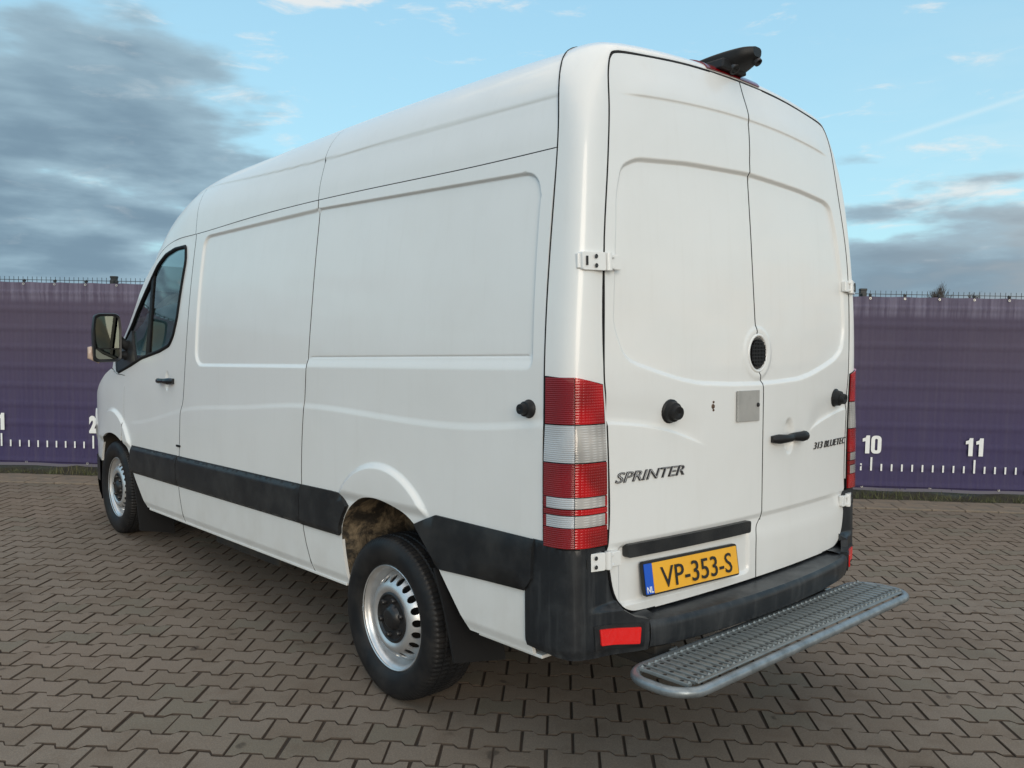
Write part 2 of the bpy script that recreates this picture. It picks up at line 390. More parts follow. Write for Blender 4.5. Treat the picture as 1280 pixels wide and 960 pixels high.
# ------------------------------------------------------------------ the van's skin (metres, van axes: +y forward, x<0 the visible side)
YA = 1.13659092; WB = 3.665; TH = math.atan(.03956652)
wall_ = spline([.25, .8, 1.37, 1.88, 2.22], [.972, .985, .978, .942, .898])
low_n = spline([0, 4.5, 4.8, 5.0, 5.2, 5.35, 5.5, 5.62, 5.72], [0, 0, .003, .012, .03, .056, .10, .165, .25])
up_n = spline([0, 3.3, 3.6, 3.9, 4.3, 4.7, 5.0, 5.3], [0, 0, .004, .015, .045, .095, .14, .20])
gz = spline([.1, .57, 1.1, 1.81, 2.7, 3.4, 3.62, 3.80, 3.96, 4.08, 4.2], [2.16, 2.17, 2.19, 2.215, 2.225, 2.225, 2.227, 2.212, 2.175, 2.120, 2.06])
def hz(z): return sst(z, 1.15, 1.85)
REC_R = roundpoly([(.215, 1.405), (1.95, 1.405), (1.95, 2.178), (.22, 2.092)], [.05, 0, 0, .10], 8)
REC_M = roundpoly([(1.6, 1.41), (3.185, 1.41), (3.185, 2.190), (1.6, 2.165)], [0, .11, .09, 0], 8)
bl_z = spline([.15, .49, .83, 1.31, 1.83, 2.54, 3.36, 3.93, 4.34, 4.6], [1.237, 1.205, 1.20, 1.217, 1.228, 1.19, 1.14, 1.05, 1.005, .99])
ARCH_R = [(1.43, .43), (1.468, .60), (1.462, .70), (1.40, .785), (1.30, .838), (1.18, .858), (1.06, .845), (.93, .80), (.84, .735), (.77, .675), (.735, .62), (.57, .43)]
ARCH_F = [(5.12, .43), (5.16, .60), (5.12, .73), (5.04, .83), (4.92, .885), (4.76, .905), (4.60, .885), (4.47, .83), (4.385, .75), (4.345, .65), (4.10, .43)]
ARR = smoothline(ARCH_R, 4); ARF = smoothline(ARCH_F, 4)
def relief(y, z):
    """inward depth of the pressings in the side"""
    d = np.zeros_like(y)
    s = sdf(y, z, REC_R); a = sst(s, .004, -.010); bt = sst(z, 1.405, 1.455)       # sharp on top, a ramp at the bottom
    d = d + .0035 * np.exp(-((z - 1.457) / .0035)**2) * sst(y, .215, .24) * (y < 1.77)
    d = d + np.where((y < 1.802), .012 * a * np.where(z < 1.5, bt, 1.), 0)
    s2 = sdf(y, z, REC_M); d = np.where((y >= 1.802), .012 * sst(s2, .006, -.014), d)
    bz = bl_z(y); k_ = sst(y, 4.5, 4.2)
    d += .0045 * k_ * sst(z, bz - .022, bz + .012) * sst(z, bz + .30, bz + .03)
    d += .014 * sst(np.hypot((y - 3.648) / .036, (z - 1.309) / .062), 1.1, .5)
    # wheel-arch flares
    r1 = np.hypot((y - 1.15) / .40, (z - .57) / .40); d -= .020 * sst(r1, 1.10, 1.03) * sst(z, .812, .868) * (y < 2)
    r2_ = np.hypot((y - 4.77) / .42, (z - .63) / .42); d -= .020 * sst(r2_, 1.10, 1.03) * sst(z, .812, .868) * (y > 4)
    d += .010 * sst(z, .475, .43)
    return d
def side(sx, with_relief=True):
    def F(y, z):
        y = np.asarray(y, float); z = np.asarray(z, float); h_ = hz(z)
        x = wall_(z) - (1 - h_) * low_n(y) - h_ * up_n(y)
        if with_relief: x = x - relief(y, z)
        return np.stack([sx * x, y, z], -1)
    return F
yr_z = spline([.3, 1.0, 1.9, 2.15, 2.4, 2.55, 2.7], [0, 0, .002, .02, .048, .085, .135])
def yr(x, z): return -.03 + .045 * np.minimum(np.abs(x) / .82, 1.15)**2 + yr_z(z)
RREC = [(-.75, 1.46), (-.705, 1.430), (-.588, 1.398), (-.46, 1.367), (-.35, 1.350), (-.15, 1.341), (0, 1.339), (.15, 1.341), (.35, 1.350), (.46, 1.367), (.588, 1.398), (.705, 1.430), (.79, 1.475), (.815, 1.56), (.80, 1.75), (.745, 2.0), (.70, 2.118), (.64, 2.138), (.4, 2.155), (0, 2.168), (-.4, 2.155), (-.66, 2.135), (-.735, 2.10), (-.765, 2.0), (-.785, 1.75), (-.795, 1.56)]
RREC = roundpoly(RREC, .03, 3)
PREC = roundpoly([(-.765, .60), (-.03, .595), (-.03, .80), (-.765, .805)], .03, 4)
lb_z = spline([-.9, -.805, -.667, -.462, -.349, -.25], [1.245, 1.235, 1.22, 1.176, 1.137, 1.10])
rb_z = spline([.3, .465, .603, .868, .95], [1.05, 1.135, 1.173, 1.21, 1.215])
def relief_rear(x, z):
    d = .013 * sst(sdf(x, z, RREC), .006, -.012)
    z2 = 2.385 - .035 * (x / .72)**2; f = sst(np.abs(x), .74, .60); d = d - .007 * f * sst(z, z2 - .008, z2 + .006) * sst(z, z2 + .12, z2 + .01)
    d += .012 * sst(sdf(x, z, PREC), .004, -.012)
    zl = .812 - .0 * x; d += .008 * sst(z, zl + .012, zl - .014) * sst(z, .72, .80)
    d += .007 * sst(z, lb_z(x) - .012, lb_z(x) + .004) * sst(z, lb_z(x) + .11, lb_z(x) + .01) * sst(x, -.30, -.46) * (x < 0)
    d += .007 * sst(z, rb_z(x) - .012, rb_z(x) + .004) * sst(z, rb_z(x) + .11, rb_z(x) + .01) * sst(x, .42, .56) * (x > 0)
    # finger cup of the handle and the rim round the lock
    d += .022 * sst(np.hypot((x - .27) / .045, (z - 1.115) / .075), 1.1, .55)
    rl = np.hypot((x - .030) / .088, (z - 1.462) / .092); d -= .006 * sst(rl, 1.25, 1.0) * sst(rl, .7, .9)
    return d
def rear(x, z):
    x = np.asarray(x, float); z = np.asarray(z, float); return np.stack([x, yr(x, z) + relief_rear(x, z), z], -1)
# rear frame between the side seam (A) and the door cut (B), running up, over the roof and down again
TA = np.linspace(0, 1, 12)
A_ = np.array([(.985, .15, .80), (.983, .15, 1.10), (.979, .15, 1.30), (.977, .15, 1.40), (.943, .15, 1.85), (.913, .152, 2.11), (.889, .165, 2.27), (.868, .185, 2.36), (.83, .215, 2.45), (.775, .25, 2.52), (.70, .28, 2.572), (.58, .30, 2.602), (.36, .31, 2.62), (0, .315, 2.63)])
B_ = np.array([(.815, .80), (.819, 1.10), (.832, 1.30), (.841, 1.40), (.833, 1.85), (.800, 2.10), (.779, 2.27), (.767, 2.385), (.753, 2.448), (.735, 2.487), (.70, 2.508), (.58, 2.522), (.36, 2.541), (0, 2.551)])
TT = np.concatenate([[0], np.cumsum(np.linalg.norm(np.diff(A_, axis=0), axis=1))]); TT /= TT[-1]
fA = [spline(TT, A_[:, i]) for i in range(3)]; fB = [spline(TT, B_[:, i]) for i in range(2)]
NEXP = 2 / 5.
def frame(sx):
    def F(a, t_):
        a = np.asarray(a, float); t_ = np.asarray(t_, float); ax, ay, azz = [f(t_) for f in fA]; bx, bz = [f(t_) for f in fB]; bx = bx * (1 + (.036 * sst(azz, 2.35, 1.95) if sx > 0 else 0)); by = yr(bx, bz)
        nn_ = 3.7 - 1.9 * sst(azz, 2.12, 2.50); a = np.clip(a, 0, 1); q_ = np.minimum(a, 1 - a) * 2 * .5**(1 / nn_); f_ = (1 - q_**nn_)**(1 / nn_)
        s_ = np.where(a < .5, q_, f_); c_ = np.where(a < .5, f_, q_)
        ox, oy, oz = bx, ay, bz
        A = np.stack([ax, ay, azz], -1); Bp = np.stack([bx, by, bz], -1)
        # centre O = A + B - K with K = (A.x, B.y, A.z)
        K = np.stack([ax, by, azz], -1); O = A + Bp - K
        Pp = O + (A - O) * c_[..., None] + (Bp - O) * s_[..., None]; Pp[..., 0] *= sx; return Pp
    return F
t_of_z = lambda z: np.interp(z, fA[2](np.linspace(0, .8, 400)), np.linspace(0, .8, 400))
# roof cross-section, half: from gutter to the centre line
RS = np.array([(.900, 0), (.887, .09), (.868, .17), (.832, .255), (.775, .325), (.70, .375), (.58, .405), (.36, .425), (0, .437)])
SS = np.concatenate([[0], np.cumsum(np.linalg.norm(np.diff(RS, axis=0), axis=1))]); SS /= SS[-1]
fX = spline(SS, RS[:, 0]); fZ = spline(SS, RS[:, 1])
Zr = spline([.15, .32, .9, 1.8, 2.9, 3.4, 3.7, 3.95, 4.2, 4.45], [2.615, 2.63, 2.655, 2.668, 2.668, 2.655, 2.60, 2.50, 2.34, 2.14])
zc = spline([.15, .64, 1.19, 1.88, 2.89, 3.77, 4.3], [2.35, 2.37, 2.39, 2.42, 2.49, 2.50, 2.35])
yseam = spline([0, .12, .25, .38, .5, .7, 1.0], [.152, .165, .187, .215, .25, .29, .315])
def roofF(sx, y0, y1):
    """domain: s (0 gutter .. 1 centre), t along; y0,y1 functions of s"""
    def F(s, t_):
        s = np.asarray(s, float); t_ = np.asarray(t_, float); a, b_ = y0(s), y1(s); y = a + (b_ - a) * t_
        g_ = gz(np.minimum(y, 4.10)); kz = (Zr(y) - g_) / .437; x = fX(s) + (wall_(g_) - .900) * (1 - s)**3 - up_n(y) * (1 - s)**.5 - np.where(s < .3, 0, 0)
        x = x - sst(y, 3.5, 4.5) * .05 * np.sin(np.clip(s, 0, 1) * PI) ; z = g_ + fZ(s) * kz
        c_ = zc(y); st_ = .006 * sst(z, c_ + .006, c_ - .008) * sst(z, c_ - .16, c_ - .03) * sst(y, 4.1, 3.7)
        x = x - st_
        x = x * np.ones_like(y)
        return np.stack([sx * x, y, z], -1)
    return F

# ------------------------------------------------------------------ the van
VAN = thing('delivery_van', 'white high-roof panel van with black side trim, rear doors towards the viewer', 'van', (0, 2.9, 0))
ROT = Matrix.Translation((0, YA, 0)) @ Matrix.Rotation(-TH, 4, 'X') @ Matrix.Translation((0, -YA, 0))
BODY = Matrix.Translation((0, -2.9, 0)) @ ROT        # body parts: the van stands a little nose-down
WH = 'white_paint'
def vp(name, outline, F, mt, **kw): return panel(name, outline, F, mt, kw.pop('parent', VAN), mw=kw.pop('mw', BODY), **kw)
def cutby(arch, lo, hi): return arch

DOORWIN = roundpoly([(3.470, 2.160), (3.664, 2.163), (3.85, 2.140), (4.00, 2.085), (4.211, 1.945), (4.469, 1.79), (4.671, 1.62), (4.80, 1.47), (4.705, 1.352), (4.40, 1.41), (4.181, 1.458), (3.806, 1.503), (3.622, 1.540), (3.556, 1.600), (3.505, 1.71), (3.440, 2.07)], .03, 4)
for sx in (-1, 1):
    S = side(sx); sg = 1 if sx > 0 else -1          # d/dy x d/dz = +x
    # rear quarter (with the arch cut out), upper part to the sill
    seam = [(1.752, .43), (1.835, .62), (1.842, .84), (1.832, 1.05), (1.812, 1.25), (1.795, 1.45), (1.775, 1.75), (1.775, 2.09), (1.782, 2.208)]
    sm = lambda d: [(a + d * 1.35, b_) for a, b_ in smoothline(seam, 3)]
    top = [(y, float(gz(y)) - .004) for y in np.linspace(1.78, .157, 30)]
    rq = sm(-.003) + top + [(.157, 1.6), (.157, 1.0), (.157, .66), (.235, .64), (.225, .43)] + ARR[::-1]
    fe = offs(REC_R, [-.014, -.010, -.006, -.003, 0, .003, .006, .010, .014]) + [[(.2, z), (1.8, z)] for z in (1.41, 1.42, 1.435, 1.447, 1.451, 1.454, 1.457, 1.460, 1.463, 1.467)]
    bl = [(y, float(bl_z(y))) for y in np.linspace(.16, 4.4, 60)]; fbl = offs(bl, [-.022, -.012, -.003, .006, .013, .03, .08, .15], False)
    fl = [[(1.15 + .40 * k_ * math.cos(a), .57 + .40 * k_ * math.sin(a)) for a in np.linspace(-.1, PI + .1, 40)] for k_ in (1.01, 1.03, 1.045, 1.06, 1.075, 1.09, 1.11)]
    fzz = [[(.6, z), (1.6, z)] for z in np.arange(.810, .873, .007)] + [[(4.2, z), (5.3, z)] for z in np.arange(.810, .873, .007)]; fl = fl + fzz
    fsill = [[(.2, z), (5.2, z)] for z in (.445, .46, .475)]
    vp('rear_side_panel', rq, S, WH, feats=fe + fbl + fl + fsill, sgn=sg, h=.07)
    # middle panel
    dcut = [(3.405, .43), (3.462, .60), (3.47, .74), (3.44, .86), (3.425, 1.0), (3.410, 1.13), (3.375, 1.20), (3.335, 1.45), (3.318, 1.84), (3.315, 2.222)]
    dc = smoothline(dcut, 3)
    mp = [(a, b_) for a, b_ in sm(.003)][::-1] + [(a - .004, b_) for a, b_ in dc] + [(y, float(gz(y)) - .004) for y in np.linspace(3.30, 1.79, 26)]
    fe = offs(REC_M, [-.016, -.012, -.008, -.004, 0, .004, .008, .012, .016]) + [[(3.648 + .036 * q * math.cos(a), 1.309 + .062 * q * math.sin(a)) for a in np.linspace(0, 6.2, 20)] for q in (.4, .7, 1., 1.15)]
    vp('middle_side_panel', mp, S, WH, feats=fe + fbl + fsill, sgn=sg, h=.07)
    # front door with its window
    dtop = [(y, float(gz(y)) - .004) for y in np.linspace(3.33, 4.07, 14)] + [(4.17, 2.085), (4.30, 2.02), (4.453, 1.925), (4.66, 1.76), (4.802, 1.612), (4.93, 1.45), (4.90, 1.385), (4.74, 1.345), (4.53, 1.335)]
    fd = dtop + [(4.505, 1.25), (4.505, .93)] + [(y, z) for y, z in ARF if y < 4.53 and z < .87 ] 
    fd = [(a + .004, b_) for a, b_ in dc] + fd
    vp('front_door', fd, S, WH, holes=[DOORWIN], feats=fbl + fsill + fe[9:] + fzz + [[(4.77 + .42 * k_ * math.cos(a), .63 + .42 * k_ * math.sin(a)) for a in np.linspace(-.1, PI + .1, 40)] for k_ in (1.01, 1.03, 1.045, 1.06, 1.075, 1.09, 1.11)], sgn=sg, h=.06)
    sl = MB(); lp = resample(DOORWIN, .03); lp3 = side(sx, False)(lp[:, 0], lp[:, 1]); sl.tube([(p[0] - sx * .002, p[1], p[2]) for p in lp3], .0135, 8, closed=True); sl.build('window_seal', 'seal_gap_black', VAN, mw=BODY, smooth=60)
    for pl_, r__ in ((sm(0), .0040), (dc, .0044), ([(4.508, z) for z in np.linspace(.90, 1.33, 12)], .0030)):  # black tubes laid in the seams, painting in the gaps' shade
        pp_ = np.array(resample(pl_, .03, False)); p3_ = S(pp_[:, 0], pp_[:, 1]); tb = MB(); tb.tube([(p[0] - sx * .0032, p[1], p[2]) for p in p3_], r__, 6); tb.build('seam_shade', 'seal_gap_black', VAN, mw=BODY, smooth=60)
    inn = [tuple(p) for p in offs(DOORWIN, [.012])[0][:-1]]
    vp('window_glass', inn, side(sx, False), 'tinted_glass', sgn=sg, h=.1, off=-.006, thick=0, rim=False)
    vp('window_bar', roundpoly([(4.075, 2.06), (4.125, 2.03), (4.09, 1.465), (4.02, 1.48)], .004), S, 'seal_gap_black', sgn=sg, off=.002, h=.04, thick=.02, parent=VAN)
    vp('door_mirror_base', roundpoly([(4.53, 1.66), (4.83, 1.44), (4.72, 1.35), (4.28, 1.43)], .015), S, 'black_trim', sgn=sg, off=.010, h=.05, thick=.02, parent=VAN)
    # front wing
    fw = [(4.511, .93), (4.511, 1.33), (4.74, 1.339), (4.94, 1.378), (5.10, 1.335), (5.28, 1.25), (5.44, 1.14), (5.56, 1.03), (5.62, .95), (5.62, .50), (5.16, .50)] + [(y, z) for y, z in ARF if y > 4.38 and z > .6]
    fw = [(4.511, .93), (4.511, 1.33), (4.74, 1.339), (4.94, 1.378), (5.10, 1.335), (5.28, 1.25), (5.44, 1.14), (5.56, 1.03), (5.62, .95), (5.62, .66), (5.15, .66)] + [(y, z) for y, z in ARF if z > .665 and y > 4.53]
    fl = [[(4.77 + .42 * k_ * math.cos(a), .63 + .42 * k_ * math.sin(a)) for a in np.linspace(-.1, PI + .1, 40)] for k_ in (1.01, 1.03, 1.045, 1.06, 1.075, 1.09, 1.11)] + fzz
    vp('front_wing', fw, S, WH, feats=fl, sgn=sg, h=.05)
    # black rub strips
    def strip(y0, y1, z0=.648, z1=.842, tl=0., tr=0.):
        pl = roundpoly([(y0 - tl, z0), (y1 + tr, z0), (y1, z1), (y0, z1)], .006, 2)
        f = [[(y0, z1 - d), (y1, z1 - d)] for d in (.006, .012, .02, .035)] + [[(y0, z0 + d), (y1, z0 + d)] for d in (.006, .012, .02)]
        def F(y, z, S_=side(sx, False)):
            P_ = S_(y, z); P_[..., 0] += sx * (.006 + .014 * sst(z, z1, z1 - .03) * sst(z, z0, z0 + .02)); return P_
        return vp('side_trim', pl, F, 'black_trim', sgn=sg, feats=f, h=.12, thick=.03)
    strip(1.845, 3.458); strip(3.472, 4.335, tr=.02)
    def stripR(pl):
        def F(y, z, S_=side(sx, False)):
            P_ = S_(y, z); P_[..., 0] += sx * (.008 + .012 * sst(z, .842, .815) * sst(z, .64, .66)); return P_
        return vp('side_trim', pl, F, 'black_trim', sgn=sg, h=.06, thick=.03)
    stripR([(1.838, .648), (1.838, .842), (1.56, .844), (1.465, .842), (1.405, .792), (1.448, .735), (1.470, .69), (1.474, .648)])
    stripR([(.235, .655), (.20, .70), (.19, .838), (.75, .842), (.88, .79), (.825, .735), (.765, .68), (.735, .632)])
    # arch lip and wheel housing
    S0 = side(sx)
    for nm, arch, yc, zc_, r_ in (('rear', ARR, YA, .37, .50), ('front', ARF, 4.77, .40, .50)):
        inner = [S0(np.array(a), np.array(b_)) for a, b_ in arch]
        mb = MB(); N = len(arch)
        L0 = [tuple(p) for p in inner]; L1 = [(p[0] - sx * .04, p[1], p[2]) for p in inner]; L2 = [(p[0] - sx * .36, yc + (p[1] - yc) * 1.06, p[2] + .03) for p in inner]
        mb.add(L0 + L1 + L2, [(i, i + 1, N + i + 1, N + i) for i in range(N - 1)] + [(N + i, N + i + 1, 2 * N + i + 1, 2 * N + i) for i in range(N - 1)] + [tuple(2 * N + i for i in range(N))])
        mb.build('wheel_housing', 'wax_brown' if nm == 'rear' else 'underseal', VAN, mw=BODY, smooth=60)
    # fuel / plug cap near the lamp
    def cone(c, F2, r, hgt, name='rubber_stop', par=VAN, axis=None):
        P0 = F2(np.array(c[0]), np.array(c[1])); e_ = 1e-3
        n_ = np.cross(F2(np.array(c[0] + e_), np.array(c[1])) - P0, F2(np.array(c[0]), np.array(c[1] + e_)) - P0); n_ = Vector(n_).normalized()
        if axis: n_ = n_ if n_.dot(Vector(axis)) > 0 else -n_
        q = n_.to_track_quat('Z', 'Y').to_matrix().to_4x4(); q.translation = Vector(P0)
        mb = MB(); mb.lathe([(-.002, r * 1.15), (.004, r * 1.15), (.008, r), (hgt * .55, r * .92), (hgt * .6, r * .72), (hgt, r * .62), (hgt, r * .2), (hgt * .9, .001)], 20, 'z')
        return mb.build(name, 'black_rubber', par, smooth=40, mw=(BODY if par is VAN else Matrix.Identity(4)) @ q)
    cone((.228, 1.277), side(sx), .028, .045, axis=(sx, 0, 0))
    # door handle, with the cup behind it
    hm = MB(); hp = [S(np.array(y), np.array(1.309)) for y in np.linspace(3.52, 3.775, 7)]
    hm.tube([(p[0] + sx * d, p[1], p[2]) for p, d in zip(hp, (.004, .022, .034, .036, .034, .026, .006))], [.018, .022, .017, .016, .016, .019, .016], 10)
    hm.build('door_handle', 'black_gloss', VAN, smooth=50, mw=BODY)
    mb = MB(); p = S(np.array(3.446), np.array(.905)); mb.box((p[0] + sx * .003, p[1], p[2]), (.008, .06, .012)); mb.build('hinge_slot', 'seal_gap_black', VAN, mw=BODY)

# dark backing sheets added behind every gap so no light comes through
for sx in (-1, 1):
    mb = MB(); Sx = side(sx, False)
    def ln(u, v):
        y = .13 + u * (3.30 - .13); z = .90 + v * (float(gz(y)) - .91); p = Sx(np.array(y), np.array(z)); return (p[0] - sx * .034, y, z)
    mb.grid(ln, 24, 12)
    def ln2(u, v):
        y = .60 + u * (4.45 - .6); z = .45 + v * .5; y = min(max(y, 1.50), 4.05); p = Sx(np.array(y), np.array(z)); return (p[0] - sx * .036, y, z)
    mb.grid(ln2, 20, 2)
    def ln3(u, v):
        y = 3.28 + u * 1.22; z = .9 + v * .42; p = Sx(np.array(y), np.array(z)); return (p[0] - sx * .036, y, z)
    mb.grid(ln3, 8, 3); mb.build('gap_backing', 'backing_dark', VAN, mw=BODY)
mb = MB(); mb.grid(lambda u, v: ((u * 2 - 1) * .83 * (1 - .14 * float(sst(v, .78, 1.))), float(yr((u * 2 - 1) * .83, .57 + v * 1.91)) + .034, .57 + v * 1.91), 16, 20)
mb.build('gap_backing', 'backing_dark', VAN, mw=BODY)
def seam_tube(pts, r=.0045):  # thin black tube standing in for the shade inside a panel gap
    mb = MB(); mb.tube(pts, r, 6); mb.build('seam_shade', 'seal_gap_black', VAN, mw=BODY, smooth=60)
def ringline(sx):
    Fq = frame(sx); seam_tube([tuple(Fq(np.array(0.), np.array(t_)) + np.array((-sx * .0035, .0035, -.001))) for t_ in np.linspace(.0, 1, 80)], .0052)
    gy = np.linspace(.17, 4.05, 60); gp_ = side(sx, False)(gy, gz(gy) - .002); seam_tube([(p[0] - sx * .0030, p[1], p[2]) for p in gp_], .0034)
    F = frame(sx); mb = MB()
    mb.grid(lambda u, v: tuple(F(np.array(u), np.array(v)) * np.array([.965, 1, .985]) + np.array([0, .024, 0])), 10, 60); mb.build('gap_backing', 'backing_dark', VAN, mw=BODY)
# roof
half = {}
for sx in (-1, 1):
    one = lambda y: (lambda s: np.full_like(np.asarray(s, float), y))
    ysm = lambda d: (lambda s: 1.785 + .05 * sst(s, .1, 1) + .18 * sst(s, .25, 1.0) * 0 + d)
    ysf = lambda d: (lambda s: 3.33 + .18 * sst(s, .0, .6) + d)
    def capend(s): s = np.asarray(s, float); x = fX(s); return 4.10 + .36 * (1 - (x / .90)**2)
    crs = [[(s_, t_) for t_ in np.linspace(0, 1, 40)] for s_ in np.linspace(.05, .5, 50)]
    for nm, y0, y1, m_ in (('rear_roof', lambda s: yseam(s) + .005, ysm(-.002), 1), ('middle_roof', ysm(.002), ysf(-.002), 1), ('front_roof', ysf(.002), capend, 1)):
        F = roofF(sx, y0, y1); mb = None
        if nm != 'rear_roof': seam_tube([tuple(F(np.array(q), np.array(0.)) * np.array((.9965, 1, .9988)) + np.array((0, -.002, 0))) for q in np.linspace(0, 1, 40)], .0042)
        # regular grid, analytic enough: fine across the shoulder
        ns, nt = 110, 36
        su = np.linspace(0, 1, ns + 1)[:, None] * np.ones(nt + 1); tv = np.ones(ns + 1)[:, None] * np.linspace(0, 1, nt + 1)
        su = su**1.15
        P_ = F(su, tv); e = 1e-3
        Nn = np.cross(F(np.minimum(su + e, 1), tv) - F(np.maximum(su - e, 0), tv), F(su, np.minimum(tv + e, 1)) - F(su, np.maximum(tv - e, 0))); Nn /= np.linalg.norm(Nn, axis=-1)[..., None]
        flip = Nn[ns // 2, nt // 2, 2] < 0
        if flip: Nn = -Nn
        V = P_.reshape(-1, 3); Nf = Nn.reshape(-1, 3); W1 = nt + 1
        fs = [(i * W1 + j, (i + 1) * W1 + j, (i + 1) * W1 + j + 1, i * W1 + j + 1) for i in range(ns) for j in range(nt)]
        a = V[fs[0][1]] - V[fs[0][0]]; b_ = V[fs[0][3]] - V[fs[0][0]]
        if np.dot(np.cross(a, b_), Nf[fs[0][0]]) < 0: fs = [f[::-1] for f in fs]
        # turned-in rims on the seams and the gutter
        V = list(map(tuple, V)); lnn = [tuple(Nf[i]) for f in fs for i in f]
        bd = [[i * W1 for i in range(ns + 1)], [i * W1 + nt for i in range(ns + 1)], list(range(W1))]
        for L in bd:
            for q0, q1 in zip(L[:-1], L[1:]):
                A, B = np.array(V[q0]), np.array(V[q1]); A2, B2 = A - Nf[q0] * .012, B - Nf[q1] * .012; q = len(V); V += [tuple(A), tuple(A2), tuple(B2), tuple(B)]
                fs.append((q, q + 1, q + 2, q + 3)); nn = np.cross(A2 - A, B - A); nn /= np.linalg.norm(nn) + 1e-12; lnn += [tuple(nn)] * 4
        half.setdefault(nm, []).append((V, fs, lnn))
    ringline(sx)
    mb = MB(); G = roofF(sx, one(.34), one(4.0)); mb.grid(lambda u, v: tuple(G(np.array(u), np.array(v)) * np.array([.985, 1, 1]) - np.array([0, 0, .016])), 20, 24); mb.build('gap_backing', 'backing_dark', VAN, mw=BODY)
for nm, hs in half.items():
    V = []; Fs = []; L = []
    for v_, f_, l_ in hs:
        o = len(V); V += v_; Fs += [tuple(i + o for i in f) for f in f_]; L += l_
    me = bpy.data.meshes.new(nm); me.from_pydata(V, [], Fs)
    for p in me.polygons: p.use_smooth = True
    me.normals_split_custom_set(L); link(nm, me, WH, VAN, BODY)
# rear frame: both halves in one part
fo = [vp('rear_frame', [(0, .028), (1, .028), (1, 1), (0, 1)], frame(sx), WH, sgn=(1 if sx < 0 else -1), h=.03, thick=.02) for sx in (-1, 1)]
for sx in (-1, 1):       # lower return of the frame behind the bumper
    pass
# rear doors
LC = [(-.812, .80), (-.806, .93), (-.812, 1.10), (-.825, 1.30), (-.835, 1.40), (-.835, 1.60), (-.827, 1.85), (-.794, 2.10), (-.773, 2.27), (-.761, 2.385), (-.747, 2.444), (-.729, 2.480), (-.695, 2.500), (-.58, 2.515), (-.36, 2.534), (-.18, 2.5415)]
LB = [(-.589, .567), (-.66, .568), (-.707, .574), (-.752, .599), (-.785, .645), (-.803, .712)]
CL = [(.017, 2.5425), (.019, 2.386), (.008, 2.26), (-.001, 2.175), (-.002, 1.84), (.012, 1.60), (.022, 1.53), (.024, 1.41), (.055, 1.352), (.060, 1.20), (.060, .83), (.052, .795), (.026, .765), (.019, .70), (.017, .567)]
cl_ = smoothline(CL, 4); lft = smoothline(LB + LC, 4)
rr_feats = offs(RREC, [-.013, -.009, -.005, 0, .005, .009, .013]) + offs(PREC, [-.012, -.006, 0, .006, .012]) + offs([(x, 2.385 - .035 * (x / .72)**2) for x in np.linspace(-.74, .74, 40)], [-.008, 0, .006, .03, .07], False)
rr_feats += offs([(x, float(lb_z(x))) for x in np.linspace(-.83, -.3, 20)], [-.012, -.005, .003, .02, .06], False) + offs([(x, float(rb_z(x))) for x in np.linspace(.42, .88, 20)], [-.012, -.005, .003, .02, .06], False)
rr_feats += [[(-.9, z), (.9, z)] for z in (.825, .815, .805, .797)] + [[(.27 + .045 * k_ * math.cos(a), 1.115 + .075 * k_ * math.sin(a)) for a in np.linspace(0, 6.2, 24)] for k_ in (.3, .55, .8, 1.0, 1.1)]
rr_feats += [[(.030 + .088 * k_ * math.cos(a), 1.462 + .092 * k_ * math.sin(a)) for a in np.linspace(0, 6.2, 24)] for k_ in (.75, .9, 1.0, 1.12, 1.25)]
ld = lft + [(x - .0035, z) for x, z in cl_]
rgt_l = [(-x * (1 + .036 * float(sst(z, 2.35, 1.95)) * float(sst(-x, .6, .75))), z) for x, z in lft]; rdp = rgt_l[::-1]
# lock hole shared by both leaves
def lockhole(x): return [(.030 + .058 * math.cos(a), 1.462 + .064 * math.sin(a)) for a in np.linspace(0, 2 * PI, 33)[:-1]]
DL = vp('rear_door', ld, rear, WH, feats=rr_feats, sgn=1, h=.05, thick=.02, eh=.02)
DR = vp('rear_door', [(x + .0035, z) for x, z in cl_][::-1] + rdp[::-1][::-1], rear, WH, feats=rr_feats, sgn=1, h=.05, thick=.02, eh=.02)
I4 = Matrix.Identity(4)
for pl_, r__ in ((lft, .0052), (rgt_l, .0052), (cl_, .0046)):
    pp_ = np.array(resample(pl_, .02, False)); pp_[:, 0] += -.003 * np.sign(pp_[:, 0]) * 0; p3_ = rear(pp_[:, 0], pp_[:, 1]); out_ = (-.003 if pl_ is lft else .003 if pl_ is not cl_ else 0)
    tb = MB(); tb.tube([(p[0] + out_, p[1] + .0035, p[2]) for p in p3_], r__, 6); tb.build('door_gap_shade', 'seal_gap_black', VAN, mw=BODY, smooth=60)  # black tube put in as the shade of the door gaps
def dpn(name, outl, mt, par, off=.004, thick=.02, h=.05, F=rear, **kw): return panel(name, outl, F, mt, par, mw=I4, off=off, thick=thick, h=h, sgn=1, **kw)
# lock: black oval grille set in the seam
lk = dpn('lock_plate', lockhole(0), 'black_gloss', DL, off=.002, thick=.01, h=.02)
def pt(x, z, o=0.): p = rear(np.array(x), np.array(z)); return Vector((p[0], p[1] - o, p[2]))
mb = MB()
for i in range(-4, 5):
    hh = math.sqrt(1 - (i / 5.0)**2) * .054; p = pt(.030 + i * .011, 1.462, .006); mb.box(p, (.005, .006, hh * 2))
for j in range(-3, 4):
    p = pt(.030, 1.462 + j * .014, .007); mb.box(p, (.10 * math.sqrt(1 - (j / 4.2)**2), .005, .004))
mb.build('lock_grille', 'black_rubber', DL, mw=I4)
mb = MB(); mb.tube([pt(.030 + .066 * math.cos(a), 1.462 + .072 * math.sin(a), .001) for a in np.linspace(0, 2 * PI, 33)[:-1]], .006, 8, closed=True); mb.build('lock_rim', WH, DL, mw=I4, smooth=60)
